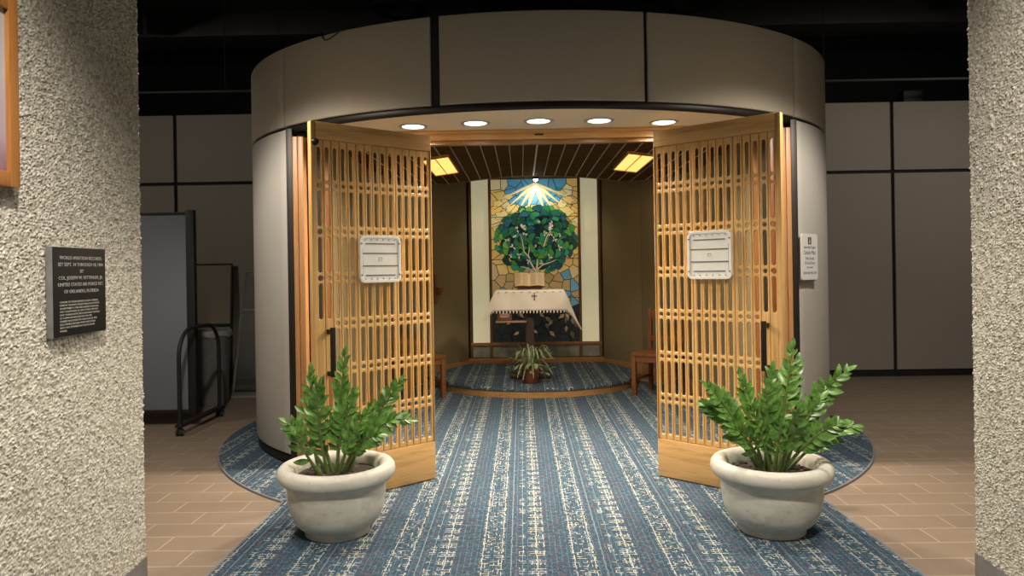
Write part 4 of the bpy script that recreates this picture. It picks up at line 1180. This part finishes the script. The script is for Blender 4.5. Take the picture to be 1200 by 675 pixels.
# ------------------------------------------------------------------ left background: partition, bin, boards
pt = empty('mobile_partition', (-3.2, 6.75, 0), 0, 'grey fabric partition on a black castored stand left of the chapel', 'partition')
box('fabric_panel', (-1.75, -.02, .155), (-.075, .02, 1.975), M['partition'], pt, .006)
box('panel_frame_top', (-1.75, -.026, 1.975), (-.075, .026, 2.0), M['black'], pt, .003)
box('panel_frame_bottom', (-1.75, -.026, .13), (-.075, .026, .155), M['black'], pt, .003)
box('edge_post', (-.075, -.03, .12), (.0, .03, 2.02), M['black'], pt, .004)
hoop = [(.03, -.42, .10)] + [(.03, -.42, z) for z in (.3, .5, .68)] + [(.03, -.42 + .25 * (1 - math.cos(a)), .68 + .25 * math.sin(a)) for a in np.linspace(.2, math.pi / 2, 7)] + [(.03, .17 + .25 * math.sin(a), .68 + .25 * math.cos(a)) for a in np.linspace(0, math.pi / 2 - .2, 7)] + [(.03, .42, z) for z in (.68, .5, .3, .10)]
tube('hoop', hoop, .018, M['black'], pt, 10)
box('foot_bar', (.0, -.45, .075), (.06, .45, .105), M['black'], pt, .005)
for yy in (-.42, .42):
    bm = bmesh.new()
    for xx in (.01, .05):
        b = bmesh.new(); bmesh.ops.create_cone(b, segments=18, radius1=.032, radius2=.032, depth=.014, cap_ends=True); b.transform(Matrix.Translation((xx, yy, .032)) @ Matrix.Rotation(R(90), 4, 'Y')); merge(bm, b)
    bm_box(bm, (.018, yy - .018, .03), (.042, yy + .018, .078), .003)
    o = from_bm('castor', bm, M['castor'], pt)
    bm = bmesh.new(); b = bmesh.new(); bmesh.ops.create_cone(b, segments=14, radius1=.014, radius2=.014, depth=.064, cap_ends=True); b.transform(Matrix.Translation((.03, yy, .032)) @ Matrix.Rotation(R(90), 4, 'Y')); merge(bm, b)
    from_bm('axle_cap', bm, M['steel'], o)

tc_ = empty('trash_can', (-3.58, 7.95, 0), 0, 'round dark grey trash can with a pale liner behind the partition', 'trash can')
lathe('bin_body', [(0, 0), (.165, 0), (.172, .01), (.205, .76), (.212, .77), (.212, .79), (.20, .79), (.198, .77), (.165, .03), (0, .03)], M['trash'], tc_, 40)
bm = bmesh.new(); rs = random.Random(3); rows = []
for r_, z in ((.200, .74), (.203, .80), (.214, .803), (.219, .785), (.222, .755), (.220, .735)):
    rows.append([bm.verts.new(((r_ + .004 * math.sin(a * 11 + z * 40)) * math.cos(a), (r_ + .004 * math.sin(a * 11 + z * 40)) * math.sin(a), z + .008 * math.sin(a * 7) * (z < .77))) for a in np.linspace(0, 2 * math.pi, 61)[:-1]])
for a, b in zip(rows, rows[1:]):
    for q_ in range(60): bm.faces.new((a[q_], a[(q_ + 1) % 60], b[(q_ + 1) % 60], b[q_]))
bmesh.ops.recalc_face_normals(bm, faces=bm.faces)
from_bm('bin_liner', bm, M['bag'], tc_, smooth=True)

fb = empty('framed_board', (-3.98, 8.95, 0), 0, 'tall thin framed board leaning on the background wall behind the bin', 'board')
tilt = Matrix.Rotation(R(-4), 4, 'X')
def tb(nm, lo, hi, mat):
    bm = bmesh.new(); bm_box(bm, lo, hi, .003); bm.transform(tilt); return from_bm(nm, bm, mat, fb, angle=35)
tb('board_sheet', (-.36, -.01, .0), (.19, .0, 1.53), M['boardfab'])
tb('frame_side', (-.38, -.02, 0), (-.36, .005, 1.55), M['black']); tb('frame_side', (.19, -.02, 0), (.21, .005, 1.55), M['black'])
tb('frame_rail', (-.36, -.02, 1.53), (.19, .005, 1.55), M['black']); tb('frame_rail', (-.36, -.022, .76), (.19, .003, .80), M['black'])

dsd = empty('display_stand', (-3.42, 8.45, 0), 0, 'empty grey metal display stand with slanted posts by the drum', 'stand')
M['greymetal'] = simple('grey_metal', (.42, .42, .41), .35, .4)
box('base_plate', (-.16, -.22, .0), (.22, .22, .018), M['greymetal'], dsd, .004)
for x0, x1, yq in ((-.14, -.02, -.0), (.19, .22, .0)):
    bm = bmesh.new(); bm_tube(bm, [(x0, yq, .015), (x1, yq + .2, 1.44)], .02, 4); bmesh.ops.recalc_face_normals(bm, faces=bm.faces); from_bm('post', bm, M['greymetal'], dsd)
tube('crossbar', [(-.02, .2, 1.43), (.22, .2, 1.43)], .014, M['greymetal'], dsd, 6)
tube('crossbar', [(-.06, .13, .98), (.21, .13, .98)], .010, M['greymetal'], dsd, 6)
k = NT('clear_acrylic'); k.b.inputs['Transmission Weight'].default_value = .85; k.b.inputs['IOR'].default_value = 1.2
M['acrylic'] = k.done(k.ramp(k.noise(k.coord(), 3, 2), [(.3, (.5, .5, .5)), (.7, (.6, .6, .6))]), .15)
from_py('clear_sheet', [(-.13, .01, .06), (.19, .01, .06), (.215, .19, 1.40), (-.02, .19, 1.40)], [(0, 1, 2, 3)], M['acrylic'], dsd)

# ------------------------------------------------------------------ corridor lights (fixtures overhead, out of frame)
def spot(name, loc, energy, size, blend=.5, col=(1, .90, .76), aim=None, soft=.08):
    ld = bpy.data.lights.new(name, 'SPOT'); ld.energy = energy; ld.color = col; ld.spot_size = R(size); ld.spot_blend = blend; ld.shadow_soft_size = soft
    o = bpy.data.objects.new(name, ld); COL.objects.link(o); o.location = loc
    if aim is not None:
        d = Vector(aim) - Vector(loc); o.rotation_euler = d.to_track_quat('-Z', 'Y').to_euler()
    return o
spot('corridor_light_left', (-.75, 1.15, 3.5), 400, 82, .9, aim=(-1.75, 2.0, .3))
spot('corridor_light_right', (.75, 1.6, 3.5), 320, 82, .9, aim=(1.75, 2.9, .3))
spot('corridor_light_middle', (0, 1.6, 3.6), 170, 100, .7, aim=(0, 2.9, 0))
spot('hall_downlight_left', (-2.1, 3.95, 3.0), 165, 148, .4, aim=(-2.1, 3.95, 0))
spot('hall_downlight_right', (2.1, 3.95, 3.0), 165, 148, .4, aim=(2.1, 3.95, 0))
spot('hall_light_right', (5.2, 5.8, 3.3), 110, 140, .8, aim=(4.4, 8.4, 1.0))
spot('hall_light_left', (-5.2, 5.0, 3.3), 75, 140, .8, aim=(-4.2, 7.8, 1.0))
for ob_ in bpy.data.objects:
    if ob_.type == 'LIGHT': ob_['kind'] = 'helper'

# ------------------------------------------------------------------ look
vs = S.view_settings
vs.view_transform = 'Standard'; vs.look = 'None'; vs.gamma = 1; vs.exposure = 0; vs.use_curve_mapping = False
S.display_settings.display_device = 'sRGB'
cy = S.cycles
cy.max_bounces = 8; cy.diffuse_bounces = 4; cy.glossy_bounces = 3; cy.transmission_bounces = 6; cy.use_denoising = True
cy.sample_clamp_indirect = 6
